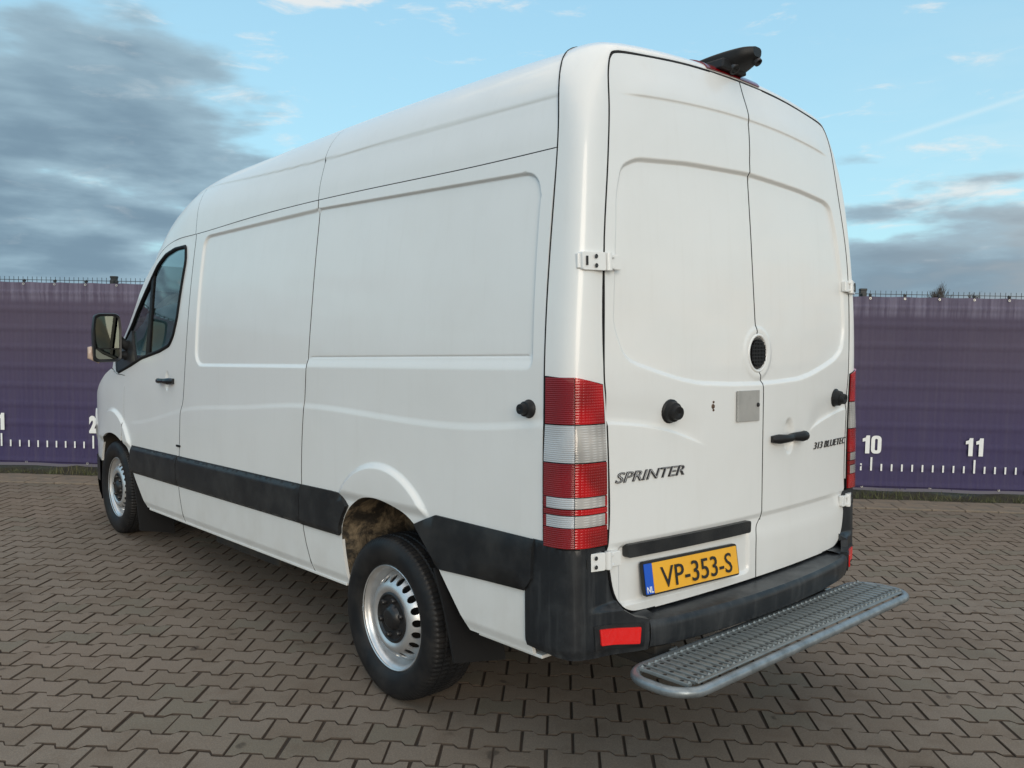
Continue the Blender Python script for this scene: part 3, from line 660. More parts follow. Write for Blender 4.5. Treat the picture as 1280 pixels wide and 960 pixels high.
# grip bar over the plate
mb = MB(); dpn('grip_bar', roundpoly([(-.735, .764), (-.04, .757), (-.038, .803), (-.735, .810)], .01, 3), 'black_trim', DL, off=.014, thick=.03, F=lambda x, z: np.stack([x, yr(x, z), z], -1))
# number plate
PLT = DL
def plate_pt(u, v, o=0.):        # u 0..1 along, v 0..1 up; the plate leans outwards at its foot
    x = -.668 + .535 * u; z = .620 + .118 * v - .012 * u; y0 = float(yr(x, z)) + .012
    return Vector((x, y0 - .014 - .016 * (1 - v) - o, z))
def plate_piece(name, u0, u1, v0, v1, mt, o, r=.012, par=None, th=.004):
    W_, H_ = .535, .118; poly = roundpoly([(u0 * W_, v0 * H_), (u1 * W_, v0 * H_), (u1 * W_, v1 * H_), (u0 * W_, v1 * H_)], r, 4)
    mb = MB(); mb.prism(poly, 0, th, lambda x, y, z: plate_pt(x / W_, y / H_, o + z)); return mb.build(name, mt, par or DL, mw=I4)
pb = plate_piece('number_plate', 0, 1, 0, 1, 'ink_black', -.004, th=.010)
# plate face and print belong to the plate: kept as pieces of the door part they are screwed to
plate_piece('plate_face', .088, .988, .06, .94, 'plate_yellow', .0065, .004, th=.002); plate_piece('plate_band', .012, .086, .06, .94, 'plate_blue', .0065, .004, th=.002)
def txt_on(name, body, size, x0, z0, sxx, shear, mt, par, mapf, extrude=.0008, offset=0., align='CENTER', fit=0):
    me = text_mesh(body, size, extrude, offset, align)
    if fit: cs = [v.co.x for v in me.vertices]; sxx = fit / (max(cs) - min(cs))
    for v in me.vertices: c = v.co.copy(); v.co = mapf(x0 + (c.x + shear * c.y) * sxx, z0 + c.y, c.z)
    return link(name, me, mt, par, I4)
pm = lambda x, y, z: plate_pt(x / .535, y / .118, .0092 + z)
txt_on('plate_lettering', 'VP-353-S', .104, .290, .0195, .80, 0, 'ink_black', DL, pm, .0005, .0004, fit=.405)
txt_on('plate_lettering', 'NL', .030, .026, .012, .85, 0, 'print_white', DL, pm, .0005, .0004)
for i in range(12):
    a = i * PI / 6; pass
# hinged metal cover on the left leaf
mb = MB(); mb.prism([(-.128, 1.196), (.024, 1.194), (.022, 1.316), (-.130, 1.317)], .001, .006, lambda x, z, o: tuple(pt(x, z, o))); kc = mb.build('lock_cover', 'plate_steel', DL, mw=I4, bevel=.001)
mb = MB()
for i in range(7): mb.tube([pt(-.131, 1.200 + i * .0168, .008), pt(-.131, 1.2145 + i * .0168, .008)], .005, 8)
mb.build('cover_hinge', 'plate_steel', DL, mw=I4, smooth=40)
mb = MB(); mb.lathe([(0, .009), (.004, .008), (.005, .001)], 12, 'z')
q_ = Matrix.Rotation(PI / 2, 4, 'X'); q_.translation = pt(.010, 1.258, .006); mb.build('cover_lock', 'ink_black', DL, mw=q_)
mb = MB(); mb.lathe([(0, .010), (.003, .008), (.004, .001)], 9, 'z'); q_ = Matrix.Rotation(PI / 2, 4, 'X'); q_.translation = pt(-.278, 1.264, .0); mb.build('rust_spot', 'disc_rust', DL, mw=q_)
for dz in (.016, -.014):
    mb = MB(); mb.lathe([(0, .005), (.003, .004), (.004, .001)], 9, 'z'); q_ = Matrix.Rotation(PI / 2, 4, 'X'); q_.translation = pt(-.276, 1.264 + dz, .0); mb.build('rust_spot', 'disc_rust', DL, mw=q_)
cone((-.517, 1.257), rear, .038, .045, par=DL, axis=(0, -1, 0)); cone((.716, 1.257), rear, .036, .050, par=DR, axis=(0, -1, 0))
# handle on the right leaf
mb = MB(); hx = np.linspace(.118, .388, 9); mb.tube([pt(x, 1.112, d) for x, d in zip(hx, (.006, .022, .032, .036, .037, .036, .034, .026, .010))], [.014, .020, .017, .015, .015, .017, .021, .022, .016], 12)
mb.build('door_handle', 'black_rubber', DR, mw=I4, smooth=50)
# badges
bm_ = lambda x, z, o: tuple(pt(x, z, .003 + o))
for bd, hh, xc_, zc_, wd_, pr in (('SPRINTER', .050, -.618, 1.025, .345, DL), ('313 BLUETEC', .043, .662, 1.040, .340, DR)):
    txt_on('door_badge', bd, hh, xc_, zc_, 1, .30, 'chrome_edge', pr, bm_, .002, (.0006 if pr is DL else -.0002), fit=wd_)
    txt_on('door_badge', bd, hh, xc_, zc_ + .0006, 1, .30, 'badge_silver', pr, lambda x, z, o: tuple(pt(x, z, .0062 + o)), .0004, -.0016, fit=wd_ - .004) if pr is DL else None
# hinges
def hinge(sx, z, xc):
    F = frame(sx); t_ = float(t_of_z(z))
    mb = MB()
    def P3(x, zz, o):           # over the frame's rear-facing strip and on to the door
        return Vector((x * sx, float(yr(x, zz)) - o - .0 + .018 * max(0., (x - .86) / .08)**2, zz))
    # frame half
    hw = .030
    for (x0, x1, dz, o0, o1) in ((xc + .012, xc + .098, hw, -.004, .022), (xc - .062, xc - .020, hw * .82, -.004, .016)):
        pl = [(x0, -dz), (x1, -dz), (x1, dz), (x0, dz)]; mb.prism(roundpoly(pl, .006, 2), o0, o1, lambda x, y, o: tuple(P3(x, z + y, o)))
    mb.tube([P3(xc - .004, z - hw, .016), P3(xc - .004, z + hw, .016)], .013, 10)
    for dz in (-.018, .018): mb.box(P3(xc - .012, z + dz, .014), (.03, .02, .010))
    mb.tube([P3(xc + .098, z - .024, .004), P3(xc + .098, z + .024, .004)], .009, 8)
    hb = mb.build('door_hinge', WH, VAN, mw=BODY, bevel=.0015, seg=1)
    for dz in (-.015, .015):
        mb = MB(); mb.lathe([(0, .0075), (.0015, .0065), (.0015, .001)], 12, 'z'); q_ = Matrix.Rotation(PI / 2, 4, 'X'); q_.translation = P3(xc + .052, z + dz, .0225); mb.build('hinge_screw', 'ink_black', hb, mw=q_)
    mb = MB(); mb.box(P3(xc + .084, z, .0225), (.007, .004, .030)); mb.build('hinge_slot', 'ink_black', hb, mw=I4)
for sx in (-1, 1): hinge(sx, 1.766, .835 + (.018 if sx > 0 else 0)); hinge(sx, .772, .835 + (.018 if sx > 0 else 0))
# tail lamps wrapped round the corner
LZ = [(1.386, 1.233, 'red'), (1.229, 1.108, 'clear'), (1.104, .995, 'red'), (.992, .957, 'clear'), (.954, .936, 'red'), (.933, .895, 'clear'), (.892, .826, 'red')]
for sx in (-1, 1):
    F = frame(sx); sg = (1 if sx < 0 else -1)
    def FL(a, z, F=F, sx=sx):
        P_ = F(a, t_of_z(z)); P_ = np.array(P_); P_[..., 2] = z
        return P_
    lamp = thing_ = panel('tail_lamp', [(.015, .818), (.955, .818), (.957, 1.10), (.955, 1.362), (.6, 1.380), (.015, 1.391)], FL, 'seal_gap_black', VAN, mw=BODY, sgn=sg, off=.004, thick=.02, h=.04)
    def FB(a, z, FL=FL):       # lower half stands a little prouder
        P_ = FL(a, z); P_[..., 0] += sx * (.005 * sst(z, 1.24, 1.10)) * sst(a, .75, .35); P_[..., 1] -= .006 * sst(z, 1.24, 1.10) * sst(a, .25, .65); return P_
    for z1, z0, kd in LZ:
        for a0, a1, suf in ((.05, .497, ''), (.503, .925, '_rear')):
            thin = kd == 'clear' and z1 - z0 < .06
            aa0, aa1 = (a0 + .06 if thin and not suf else a0), (a1 - .04 if thin and suf else a1)
            tp = z1 - (.026 if z1 > 1.3 and suf else 0)
            def go(c0, c1, kind, zz0, zz1, o=.009):
                panel('lamp_lens', [(c0, zz0), (c1, zz0), (c1, tp if zz1 == z1 else zz1), (c0, zz1)], FB, kind + '_lens' + suf, lamp, mw=I4, sgn=sg, off=o, thick=.012, h=.05)
            if thin:
                go(aa0, aa1, 'clear', z0, z1)
                if not suf: go(a0, aa0 - .003, 'red', z0, z1)
                else: go(aa1 + .003, a1, 'red', z0, z1)
            else: go(a0, a1, kd, z0, z1)
# third brake lamp and camera on the roof edge
for sx, xe_ in ((-1, .20), (1, .16)):
    tq = float(np.interp(-xe_, -fB[0](np.linspace(.7, 1, 300)), np.linspace(.7, 1, 300)))
    panel('brake_lamp', [(.50, tq), (.97, tq), (.97, 1), (.50, 1)], frame(sx), 'red_lens', VAN, mw=BODY, sgn=(1 if sx < 0 else -1), off=.006, thick=.01, h=.02)
ch = MB(); NU, NV = 16, 20
def shell(u, v):
    # a wedge-like pod that starts flush on the roof and reaches back over the doors, blunt nose
    ya = .20 - .245 * u; hw = (.100 - .048 * u**1.4) * (1 - .45 * max(0, (u - .84) / .16)**2); ht = .006 + .016 * math.sin(PI * min(1, u * .9))**.7
    a = 2 * PI * v; zc0 = 2.606 + .030 * u**.9; sa = math.sin(a)
    return (-.035 + .025 * u + hw * math.copysign(abs(math.cos(a))**.6, math.cos(a)), ya, zc0 + ht * math.copysign(abs(sa)**.8, sa) * (1 if sa > 0 else 1.9 + .8 * math.sin(PI * u)))
ch.grid(shell, NU, NV * 2)
ch.add([shell(1, j / 40) for j in range(40)], [tuple(range(40))]); cm_ = ch.build('reversing_camera', 'black_rubber', VAN, mw=BODY, smooth=50)
mb = MB(); mb.prism([(-.135, 2.565), (.035, 2.565), (.030, 2.605), (-.125, 2.605)], .03, .17, lambda x, z, y: (x, y, z)); mb.build('camera_foot', 'black_rubber', cm_, mw=I4, bevel=.006)
for cx, cy, cz, r in ((-.050, .035, 2.580, .021), (.010, -.030, 2.603, .015)):
    mb = MB(); mb.lathe([(0, r * 1.2), (.012, r * 1.1), (.012, r * .8), (.004, r * .7), (.004, .001)], 16, 'z'); q_ = (Vector((0, -.65, -.75)).to_track_quat('Z', 'Y').to_matrix().to_4x4()); q_.translation = Vector((cx, cy, cz)); mb.build('camera_lens', 'chrome_edge', cm_, mw=q_, smooth=40)

# ------------------------------------------------------------------ bumper
def bump_path(off=0., n=60):
    """plan outline of the bumper from the left side round the back to the right side"""
    pts = [(-.992, .24), (-.992, .15), (-.985, .085), (-.955, .035), (-.90, .008), (-.82, -.012), (-.72, -.062), (-.60, -.10), (-.40, -.128), (-.20, -.143), (0, -.148)]
    pts = pts + [(-x, y) for x, y in pts[:-1]][::-1]; return smoothline(pts, 6)
BP = bump_path()
BPn = []
for i, p in enumerate(BP):
    a = np.array(BP[max(0, i - 1)]); b_ = np.array(BP[min(len(BP) - 1, i + 1)]); d = b_ - a; d /= np.linalg.norm(d); BPn.append(np.array((d[1], -d[0])))
def bsect(i):
    x, y = BP[i]; n_ = BPn[i]; ax_ = abs(x)
    if np.dot(n_, (x, y - 1)) < 0: n_ = -n_
    mid = sst(ax_, .80, .70)            # 1 behind the doors
    zt = .555 + (.845 - .555) * float(sst(ax_, .795, .815)) if ax_ < .985 or y < .2 else .845
    zb = .452 + .012 * float(sst(y, .0, .24))
    inn = .16 * float(mid) + .035 * (1 - float(mid))
    def pp(o, z): q = np.array((x, y)) - n_ * o; return (q[0], q[1], z)
    prof = [(inn, zt + .003), (.014, zt - .001), (.003, zt - .012), (0., zt - .028), (.002, zb + .04), (.010, zb + .012), (.030, zb), (.12, zb + .01)]
    # shallow shelf half way up on the corners
    return [pp(o, z) for o, z in prof]
rows = [bsect(i) for i in range(len(BP))]
def cutrow(i0, i1, xq):
    f = (xq - BP[i0][0]) / (BP[i1][0] - BP[i0][0]); return [tuple(np.array(p) * (1 - f) + np.array(q) * f) for p, q in zip(rows[i0], rows[i1])]
# corners and centre are separate mouldings
def bpart(i0, i1, name):
    mb = MB(); R_ = [cutrow(i0 - 1, i0, -.697)] + rows[i0:i1 + 1] + [cutrow(i1, i1 + 1, .697)]; m_ = len(R_[0]); mb.add([p for r_ in R_ for p in r_], [(i * m_ + j, (i + 1) * m_ + j, (i + 1) * m_ + j + 1, i * m_ + j + 1) for i in range(len(R_) - 1) for j in range(m_ - 1)])
    return mb.build(name, 'bumper_plastic', VAN, mw=BODY, smooth=35)
ic = [i for i, p in enumerate(BP) if abs(p[0]) < .695]; ia, ib = ic[0], ic[-1]
bpart(ia, ib, 'rear_bumper')
# corner mouldings cut to their own outline (u = index along the path, v = height)
def cornF(sx):
    xs = np.arange(len(BP)); bx = np.array([p[0] for p in BP]); by = np.array([p[1] for p in BP]); nn = np.array(BPn)
    fx, fy = spline(xs, bx), spline(xs, by)
    def F(u, z):
        u = np.asarray(u, float) * 50; z = np.asarray(z, float); x, y = fx(u), fy(u); e_ = .05; dxx = fx(u + e_) - fx(u - e_); dyy = fy(u + e_) - fy(u - e_); L = np.hypot(dxx, dyy) + 1e-9
        nx, ny = -dyy / L, dxx / L            # pointing inwards (towards the van)
        o = .020 * sst(z, .60, .625) * sst(x, -.93, -.84) + .030 * sst(z, .60, .625) * sst(x, -.86, -.78) + .012 * sst(z, .49, .45) + .006 * sst(z, .83, .845)
        # upper part lies back against the body, lower step stands out under the doors
        P_ = np.stack([(x + nx * o) * (-sx), y + ny * o, z], -1); return P_
    return F
for sx in (-1, 1):
    mb = MB(); idx = [i for i, p in enumerate(BP) if .66 < -p[0] * 1 < .93 and i < len(BP) // 2]; o_ = []
    for i in idx:
        n_ = BPn[i]; n_ = -n_ if np.dot(n_, (BP[i][0], BP[i][1] - 1)) < 0 else n_
        for ins, zz in ((.028, .575), (.06, .583), (.17, .588)): q = np.array(BP[i]) - n_ * ins; o_.append((-sx * q[0], q[1], zz - .015))
    mb.add(o_, [(i * 3 + j, (i + 1) * 3 + j, (i + 1) * 3 + j + 1, i * 3 + j + 1) for i in range(len(idx) - 1) for j in range(2)]); mb.build('bumper_shelf', 'bumper_plastic', VAN, mw=BODY, smooth=60)
xs_ = np.array([p[0] for p in BP])[:len(BP) // 2]
u_of_x = lambda x: float(np.interp(x, xs_[4:], np.arange(len(xs_))[4:])) / 50
i15 = 6 / 50.
for sx in (-1, 1):
    F = cornF(sx)
    uA = u_of_x(-.965); uB = u_of_x(-.835); uC = u_of_x(-.808); uD = u_of_x(-.7)
    ks = 1.02 if sx > 0 else 1.; out = [(0.0, .462), (0.0, .655), (.035, .70), (.05, .838), (uA, .838), (u_of_x(-.90), .822), (uB, .815), (u_of_x(-.822), .70), (uC, .645), (u_of_x(-.785), .60), (u_of_x(-.75), .575), (uD - .002, .562), (uD - .002, .455), (uC, .450), (uB, .449), (uA, .448)]
    mb_o = panel('bumper_corner', out, F, 'bumper_plastic', VAN, mw=BODY, sgn=(-1 if sx > 0 else 1), thick=.03, h=.03, eh=.02, feats=[[(0, z), (uD, z)] for z in (.455, .47, .488, .598, .604, .61, .617, .626, .832)], fh=.02)
    # red reflector let into the corner
    rf = [(u_of_x(-.945), .512), (u_of_x(-.758), .488), (u_of_x(-.755), .553), (u_of_x(-.95), .583)]
    rf = roundpoly([(u_of_x(-.872), .494), (u_of_x(-.738), .486), (u_of_x(-.734), .541), (u_of_x(-.878), .549)], .004, 3)
    fr_ = roundpoly([(u_of_x(-.892), .478), (u_of_x(-.722), .472), (u_of_x(-.718), .553), (u_of_x(-.898), .562)], .006, 3)
    panel('reflector_frame', fr_, F, 'black_trim', mb_o, mw=I4, sgn=(-1 if sx > 0 else 1), off=.004, thick=.008, h=.03)
    panel('reflector', rf, F, 'reflector_red', mb_o, mw=I4, sgn=(-1 if sx > 0 else 1), off=.009, thick=.008, h=.03)
# ------------------------------------------------------------------ rear step
STZ = .440
def srect(x0, x1, y0, y1, r, n=8):
    out = []
    for cx, cy, a0 in ((x1 - r, y1 - r, 0), (x0 + r, y1 - r, PI / 2), (x0 + r, y0 + r, PI), (x1 - r, y0 + r, 1.5 * PI)):
        for j in range(n + 1): a = a0 + PI / 2 * j / n; out.append((cx + r * math.cos(a), cy + r * math.sin(a), STZ - .012))
    return out
mb = MB(); mb.tube(srect(-.885, .712, -.356, -.106, .10), .0165, 12, closed=True); ST = mb.build('rear_step', 'step_tube', VAN, mw=BODY, smooth=60)
mb = MB(); mb.prism(roundpoly([(-.895, -.372), (.765, -.372), (.765, -.138), (-.895, -.138)], .085, 5), STZ - .010, STZ - .004)
# the tread plate has slots: it is built as cross bars between two edge flats
mb = MB(); mb.box((-.08, -.128, STZ + .006), (1.44, .018, .006)); mb.box((-.08, -.332, STZ + .006), (1.44, .016, .006)); mb.build('tread_edge', 'galvanised', ST, mw=I4, bevel=.0015, seg=1)
nb = 44; bar0 = None
for i in range(nb):
    x = -.825 + i * (1.485 / (nb - 1))
    if bar0 is None:
        mb = MB(); prof = [(-.0100, 0.), (-.0095, .005), (-.008, .007), (.008, .007), (.0095, .005), (.0100, 0.), (.0100, -.004), (-.0100, -.004)]
        n_ = len(prof); ys_ = (-.326, -.134); vs = [(px, y, pz) for y in ys_ for px, pz in prof]; mb.add(vs, [tuple(range(n_)), tuple(range(n_, 2 * n_))[::-1]] + [(j, (j + 1) % n_, n_ + (j + 1) % n_, n_ + j) for j in range(n_)])
        nf0 = len(mb.f)
        for yy in (-.296, -.230, -.164):
            c = [(.0062 * math.cos(a), yy + .0075 * math.sin(a), .0076) for a in np.linspace(0, 2 * PI, 9)[:-1]]; mb.add(c, [tuple(range(8))])
        for yy in (-.322, -.138):
            c = [(.0065 * math.cos(a), yy + .0065 * math.sin(a), .007) for a in np.linspace(0, 2 * PI, 7)[:-1]]; d_ = [(.003 * math.cos(a), yy + .003 * math.sin(a), .0125) for a in np.linspace(0, 2 * PI, 7)[:-1]]
            mb.add(c + d_, [(j, (j + 1) % 6, 6 + (j + 1) % 6, 6 + j) for j in range(6)] + [tuple(range(6, 12))])
        bar0 = mb.mesh('tread_bar', fixn=False); bar0.materials.append(MAT['galvanised']); bar0.materials.append(MAT['ink_black'])
        for q in range(nf0, nf0 + 3): bar0.polygons[q].material_index = 1
    o = link('tread_bar', bar0, 'galvanised', ST, Matrix.Translation((x, 0, STZ + .002)))
mb = MB()
for i in range(nb - 1):
    x = -.825 + (i + .5) * (1.485 / (nb - 1))
    for yy in (-.192, -.258): mb.box((x, yy, STZ + .001), (.016, .016, .005))
mb.build('tread_link', 'galvanised', ST, mw=I4)['kind'] = 'stuff'
for xb in (-.62, .48):
    mb = MB(); mb.box((xb, .08, STZ - .045), (.06, .50, .05)); mb.box((xb + .02, -.02, STZ - .01), (.09, .06, .09)); mb.build('step_bracket', 'underseal', ST, mw=I4, bevel=.006)
    mb = MB(); mb.tube([(xb + .05, -.05, STZ - .03), (xb + .09, -.05, STZ - .03)], .014, 6); mb.build('step_bolt', 'bright_zinc', ST, mw=I4)

# ------------------------------------------------------------------ wheels
def make_tyre():
    R_, w = .349, .118; na, ns = 288, 30; vs = []
    # cross-section: from the outer bead over the tread to the inner bead, (axial, radius)
    sec = [(-.085, .222), (-.098, .228), (-.108, .242), (-.116, .262), (-.1195, .285), (-.117, .308), (-.110, .325), (-.102, .336), (-.095, .342)]
    xs = list(np.linspace(-.088, .088, 33)); nblk = 72
    full = sec + [(x, None) for x in xs] + [(-a, r) for a, r in sec[::-1]]
    for j in range(na):
        th = 2 * PI * j / na; ph = (j % 3)
        for (x, r) in full:
            if r is None:
                r = .349 - .006 * (x / .09)**4
                g1 = min(abs(abs(x) - .022), abs(abs(x) - .060))
                if g1 < .0045: r -= .008
                elif ph == 0 and abs(x) > .026: r -= .0045
                elif ph == 1 and abs(x) < .018: r -= .004
            elif abs(x) > .094 and r > .33 and ph == 0: r = r - .0045
            elif .238 < r < .25: x = x * 1.012
            vs.append((x, r * math.cos(th), r * math.sin(th)))
    m_ = len(full); fs = [(j * m_ + i, ((j + 1) % na) * m_ + i, ((j + 1) % na) * m_ + i + 1, j * m_ + i + 1) for j in range(na) for i in range(m_ - 1)]
    mb = MB(); mb.add(vs, fs); return mb.mesh('tyre', smooth=28)
TY = make_tyre()
def make_rim():
    """steel disc wheel: dished disc with round holes, stepped well and rolled lip; outside is -x"""
    prof = spline([0, .085, .105, .120, .134, .148, .163, .178, .195], [-.080, -.080, -.087, -.095, -.095, -.088, -.074, -.053, -.018])   # x of the disc by radius (outside negative)
    NH = 20; holes = []; hr = .1635
    for i in range(NH):
        a = 2 * PI * i / NH; holes.append([(hr * math.cos(a) + .0158 * math.cos(b_), hr * math.sin(a) + .0158 * math.sin(b_)) for b_ in np.linspace(0, 2 * PI, 13)[:-1]])
    outl = [(.1925 * math.cos(a), .1925 * math.sin(a)) for a in np.linspace(0, 2 * PI, 65)[:-1]]
    F = lambda y, z: np.stack([prof(np.hypot(y, z)) - .0, np.asarray(y, float), np.asarray(z, float)], -1)
    rings = [[(r * math.cos(a), r * math.sin(a)) for a in np.linspace(0, 2 * PI, 60)] for r in (.08, .088, .096, .104, .112, .12, .13, .14, .147, .18, .186, .192)]
    o = panel('wheel_disc', outl, F, 'steel_silver', None, holes=holes, feats=rings, h=.03, eh=.012, thick=.006, sgn=-1); disc = o.data; bpy.data.objects.remove(o)
    mb = MB(); mb.lathe([(.10, .170), (.075, .176), (.055, .182), (.010, .186), (-.030, .192), (-.040, .200), (-.058, .203), (-.070, .206), (-.078, .214), (-.086, .2235), (-.092, .2245), (-.095, .221), (-.092, .2165)], 72)
    barrel = mb.mesh('rim', smooth=50)
    mb = MB(); mb.lathe([(-.070, .111), (-.088, .109), (-.093, .104), (-.094, .098), (-.086, .090), (-.084, .056), (-.094, .048), (-.104, .040), (-.107, .030), (-.108, .001)], 48)
    for i in range(6):
        a = 2 * PI * i / 6 + .3; c_ = (.078 * math.cos(a), .078 * math.sin(a)); mb.tube([(-.07, *c_), (-.098, *c_), (-.103, c_[0] * .995, c_[1] * .995)], [.0125, .0125, .009], 8)
    cap = mb.mesh('hub_cap', smooth=40)
    mb = MB(); mb.lathe([(.012, .001), (.012, .150), (.03, .168), (.08, .17)], 40); drum = mb.mesh('brake_disc')
    return disc, barrel, cap, drum
DISC, BARREL, CAPM, DRUM = make_rim()
for (x, y, rz) in ((-.955, YA, 0), (-.955, YA + WB, 0), (.955, YA, PI), (.955, YA + WB, PI)):
    # outer lip plane sits on |x| = .95
    cx = x + (.092 if x < 0 else -.092)
    mw = Matrix.Translation((cx, y - 2.9, .3465)) @ Matrix.Rotation(rz, 4, 'Z') @ Matrix.Rotation(.35 + y, 4, 'X')
    w = bpy.data.objects.new('wheel', TY); w.name = 'wheel'; COL.objects.link(w); w.parent = VAN; w.matrix_local = mw
    if not TY.materials: TY.materials.append(MAT['tyre_rubber'])
    link('rim', BARREL, 'steel_silver', w, I4); link('wheel_disc', DISC, 'steel_silver', w, I4); link('hub_cap', CAPM, 'hub_black', w, I4); link('brake_disc', DRUM, 'underseal', w, I4)
    mb = MB(); mb.box((-.095, 0, -.216), (.006, .022, .010)); mb.build('balance_weight', 'steel_silver', w, mw=I4)
# mud flaps
for sx in (-1, 1):
    for y0, zt, zb, w0 in ((.775, .63, .285, .26), (4.345, .64, .25, .24)):
        mb = MB()
        mb.grid(lambda u, v: (sx * (.988 - w0 * u - .006 * v), y0 - .115 * v - .03 * math.sin(PI * v) * .3, zt + (zb - zt) * v - .05 * u * v), 6, 8)
        L = len(mb.v); vs = [(a, b_ - .012, c) for a, b_, c in mb.v]; fs = [f[::-1] for f in mb.f]; mb.add(vs, fs)
        nu, nv = 6, 8; idx = [j for j in range(nv + 1)] + [i * (nv + 1) + nv for i in range(1, nu + 1)] + [nu * (nv + 1) + j for j in range(nv - 1, -1, -1)] + [i * (nv + 1) for i in range(nu - 1, 0, -1)]
        mb.f += [(idx[i], idx[(i + 1) % len(idx)], L + idx[(i + 1) % len(idx)], L + idx[i]) for i in range(len(idx))]
        mb.build('mud_flap', 'black_rubber', VAN, mw=BODY, smooth=40)
# lip under the rear quarter and under the sill
for sx in (-1, 1):
    mb = MB(); mb.box((sx * .93, .36, .425), (.06, .34, .012)); mb.box((sx * .945, 2.76, .424), (.05, 2.60, .014)); mb.build('sill_flange', WH, VAN, mw=BODY, bevel=.003)
# underbody
mb = MB(); mb.box((0, 2.55, .50), (1.66, 4.3, .10)); mb.box((-.45, 2.4, .40), (.08, 4.2, .12)); mb.box((.45, 2.4, .40), (.08, 4.2, .12)); mb.box((-.55, 3.0, .36), (.42, .9, .20)); mb.box((0, .22, .50), (1.5, .30, .12))
mb.build('underbody', 'underseal', VAN, mw=BODY, bevel=.01)
mb = MB(); mb.tube([(-.80, YA, .345), (.80, YA, .345)], .045, 12); mb.lathe([(-.11, .06), (-.09, .12), (0, .15), (.09, .12), (.11, .06)], 20)
for i in range(len(mb.v) - 100, len(mb.v)): v = mb.v[i]; mb.v[i] = (v[0], v[1] + YA, v[2] + .345)
mb.tube([(-.8, YA + WB, .345), (.8, YA + WB, .345)], .04, 10); mb.build('axles', 'underseal', VAN, mw=Matrix.Translation((0, -2.9, 0)), smooth=40)
mb = MB(); mb.lathe([(-.10, .10), (-.10, .30), (-.05, .34), (.05, .34), (.10, .30), (.10, .10)], 32, 'z'); mb.build('spare_wheel', 'tyre_rubber', VAN, mw=BODY @ Matrix.Translation((.12, .55, .36)), smooth=30)
mb = MB(); mb.tube([(.45, 3.2, .36), (.5, 2.0, .36), (.55, 1.6, .34), (.7, 1.55, .33), (.86, 1.7, .32)], .032, 10); mb.build('exhaust', 'disc_rust', VAN, mw=BODY, smooth=50)

# ------------------------------------------------------------------ front end and cab
def yf(x): return 5.80 - .18 * (abs(x) / .82)**3
ze = lambda y: float(np.interp(y, [4.9, 5.1, 5.28, 5.44, 5.56, 5.62, 5.8], [1.385, 1.335, 1.25, 1.14, 1.03, .95, .90]))
Sl = side(-1, False)
def bonnet(u, v):
    y = 4.93 + v * (5.62 - 4.93); xe = -float(Sl(np.array(y), np.array(ze(y)))[0]); x = (u * 2 - 1) * xe
    yy = y + (yf(x) - 5.62) * v**2 + .20 * (1 - (x / xe)**2) * (1 - v) * 0; q_ = 1 - abs(u * 2 - 1)**3
    return (x, yy, ze(y) + .06 * q_ * (1 - .3 * v))
mb = MB(); mb.grid(bonnet, 28, 14); mb.build('bonnet', WH, VAN, mw=BODY, smooth=60)
mb = MB(); mb.grid(lambda u, v: ((u * 2 - 1) * .82, yf((u * 2 - 1) * .82) + .02 * math.sin(PI * v), .66 + v * .30 + .04 * (1 - abs(u * 2 - 1)**3) * v), 24, 6); mb.build('front_panel', WH, VAN, mw=BODY, smooth=60)
mb = MB(); mb.grid(lambda u, v: ((u * 2 - 1) * .36, yf(0) + .035, .70 + v * .20), 4, 6)
for i in range(4): mb.box((0, yf(0) + .045, .72 + i * .055), (.72, .02, .014))
mb.build('grille', 'black_trim', VAN, mw=BODY)
def fb(u, v):
    a = (u * 2 - 1)
    if abs(a) < .7: x = a / .7 * .82; y = yf(x) + .03
    else:
        k_ = (abs(a) - .7) / .3; y = 5.62 + .03 - k_ * .47; x = math.copysign(-float(Sl(np.array(min(y, 5.62)), np.array(.6))[0]) + .012, a)
    zb_ = .28 + .22 * float(sst(abs(a), .7, .85)); return (x, y, zb_ + v * (.68 - zb_))
mb = MB(); mb.grid(fb, 60, 6); mb.build('front_bumper', 'bumper_plastic', VAN, mw=BODY, smooth=40)
for sx in (-1, 1):
    vp('headlamp', roundpoly([(5.36, .93), (5.60, .74), (5.62, 1.0), (5.50, 1.06)], .03), side(sx, False), 'clear_lens', sgn=(1 if sx > 0 else -1), off=.012, thick=.02, h=.05)
# windscreen between the A-pillars
def apil(t_):
    pts = [(4.115, 2.108), (4.30, 2.02), (4.453, 1.925), (4.66, 1.76), (4.802, 1.612), (4.94, 1.44)]; f = t_ * (len(pts) - 1); i = min(int(f), len(pts) - 2); k_ = f - i
    y = pts[i][0] * (1 - k_) + pts[i + 1][0] * k_; z = pts[i][1] * (1 - k_) + pts[i + 1][1] * k_; return y, z
def ws(u, v):
    y, z = apil(v); xe = -float(Sl(np.array(y), np.array(z))[0]); a = u * 2 - 1; return (a * xe, y + (.34 - .06 * v) * (1 - a * a), z + .03 * (1 - a * a))
mb = MB(); mb.grid(lambda u, v: ws(.035 + .93 * u, .02 + .95 * v), 24, 12); mb.build('windscreen', 'tinted_glass', VAN, mw=BODY, smooth=60)
for sx in (-1, 1):
    mb = MB(); mb.grid(lambda u, v: ws((.036 * u) if sx < 0 else 1 - .036 * u, v), 3, 14); mb.build('pillar', WH, VAN, mw=BODY, smooth=60)
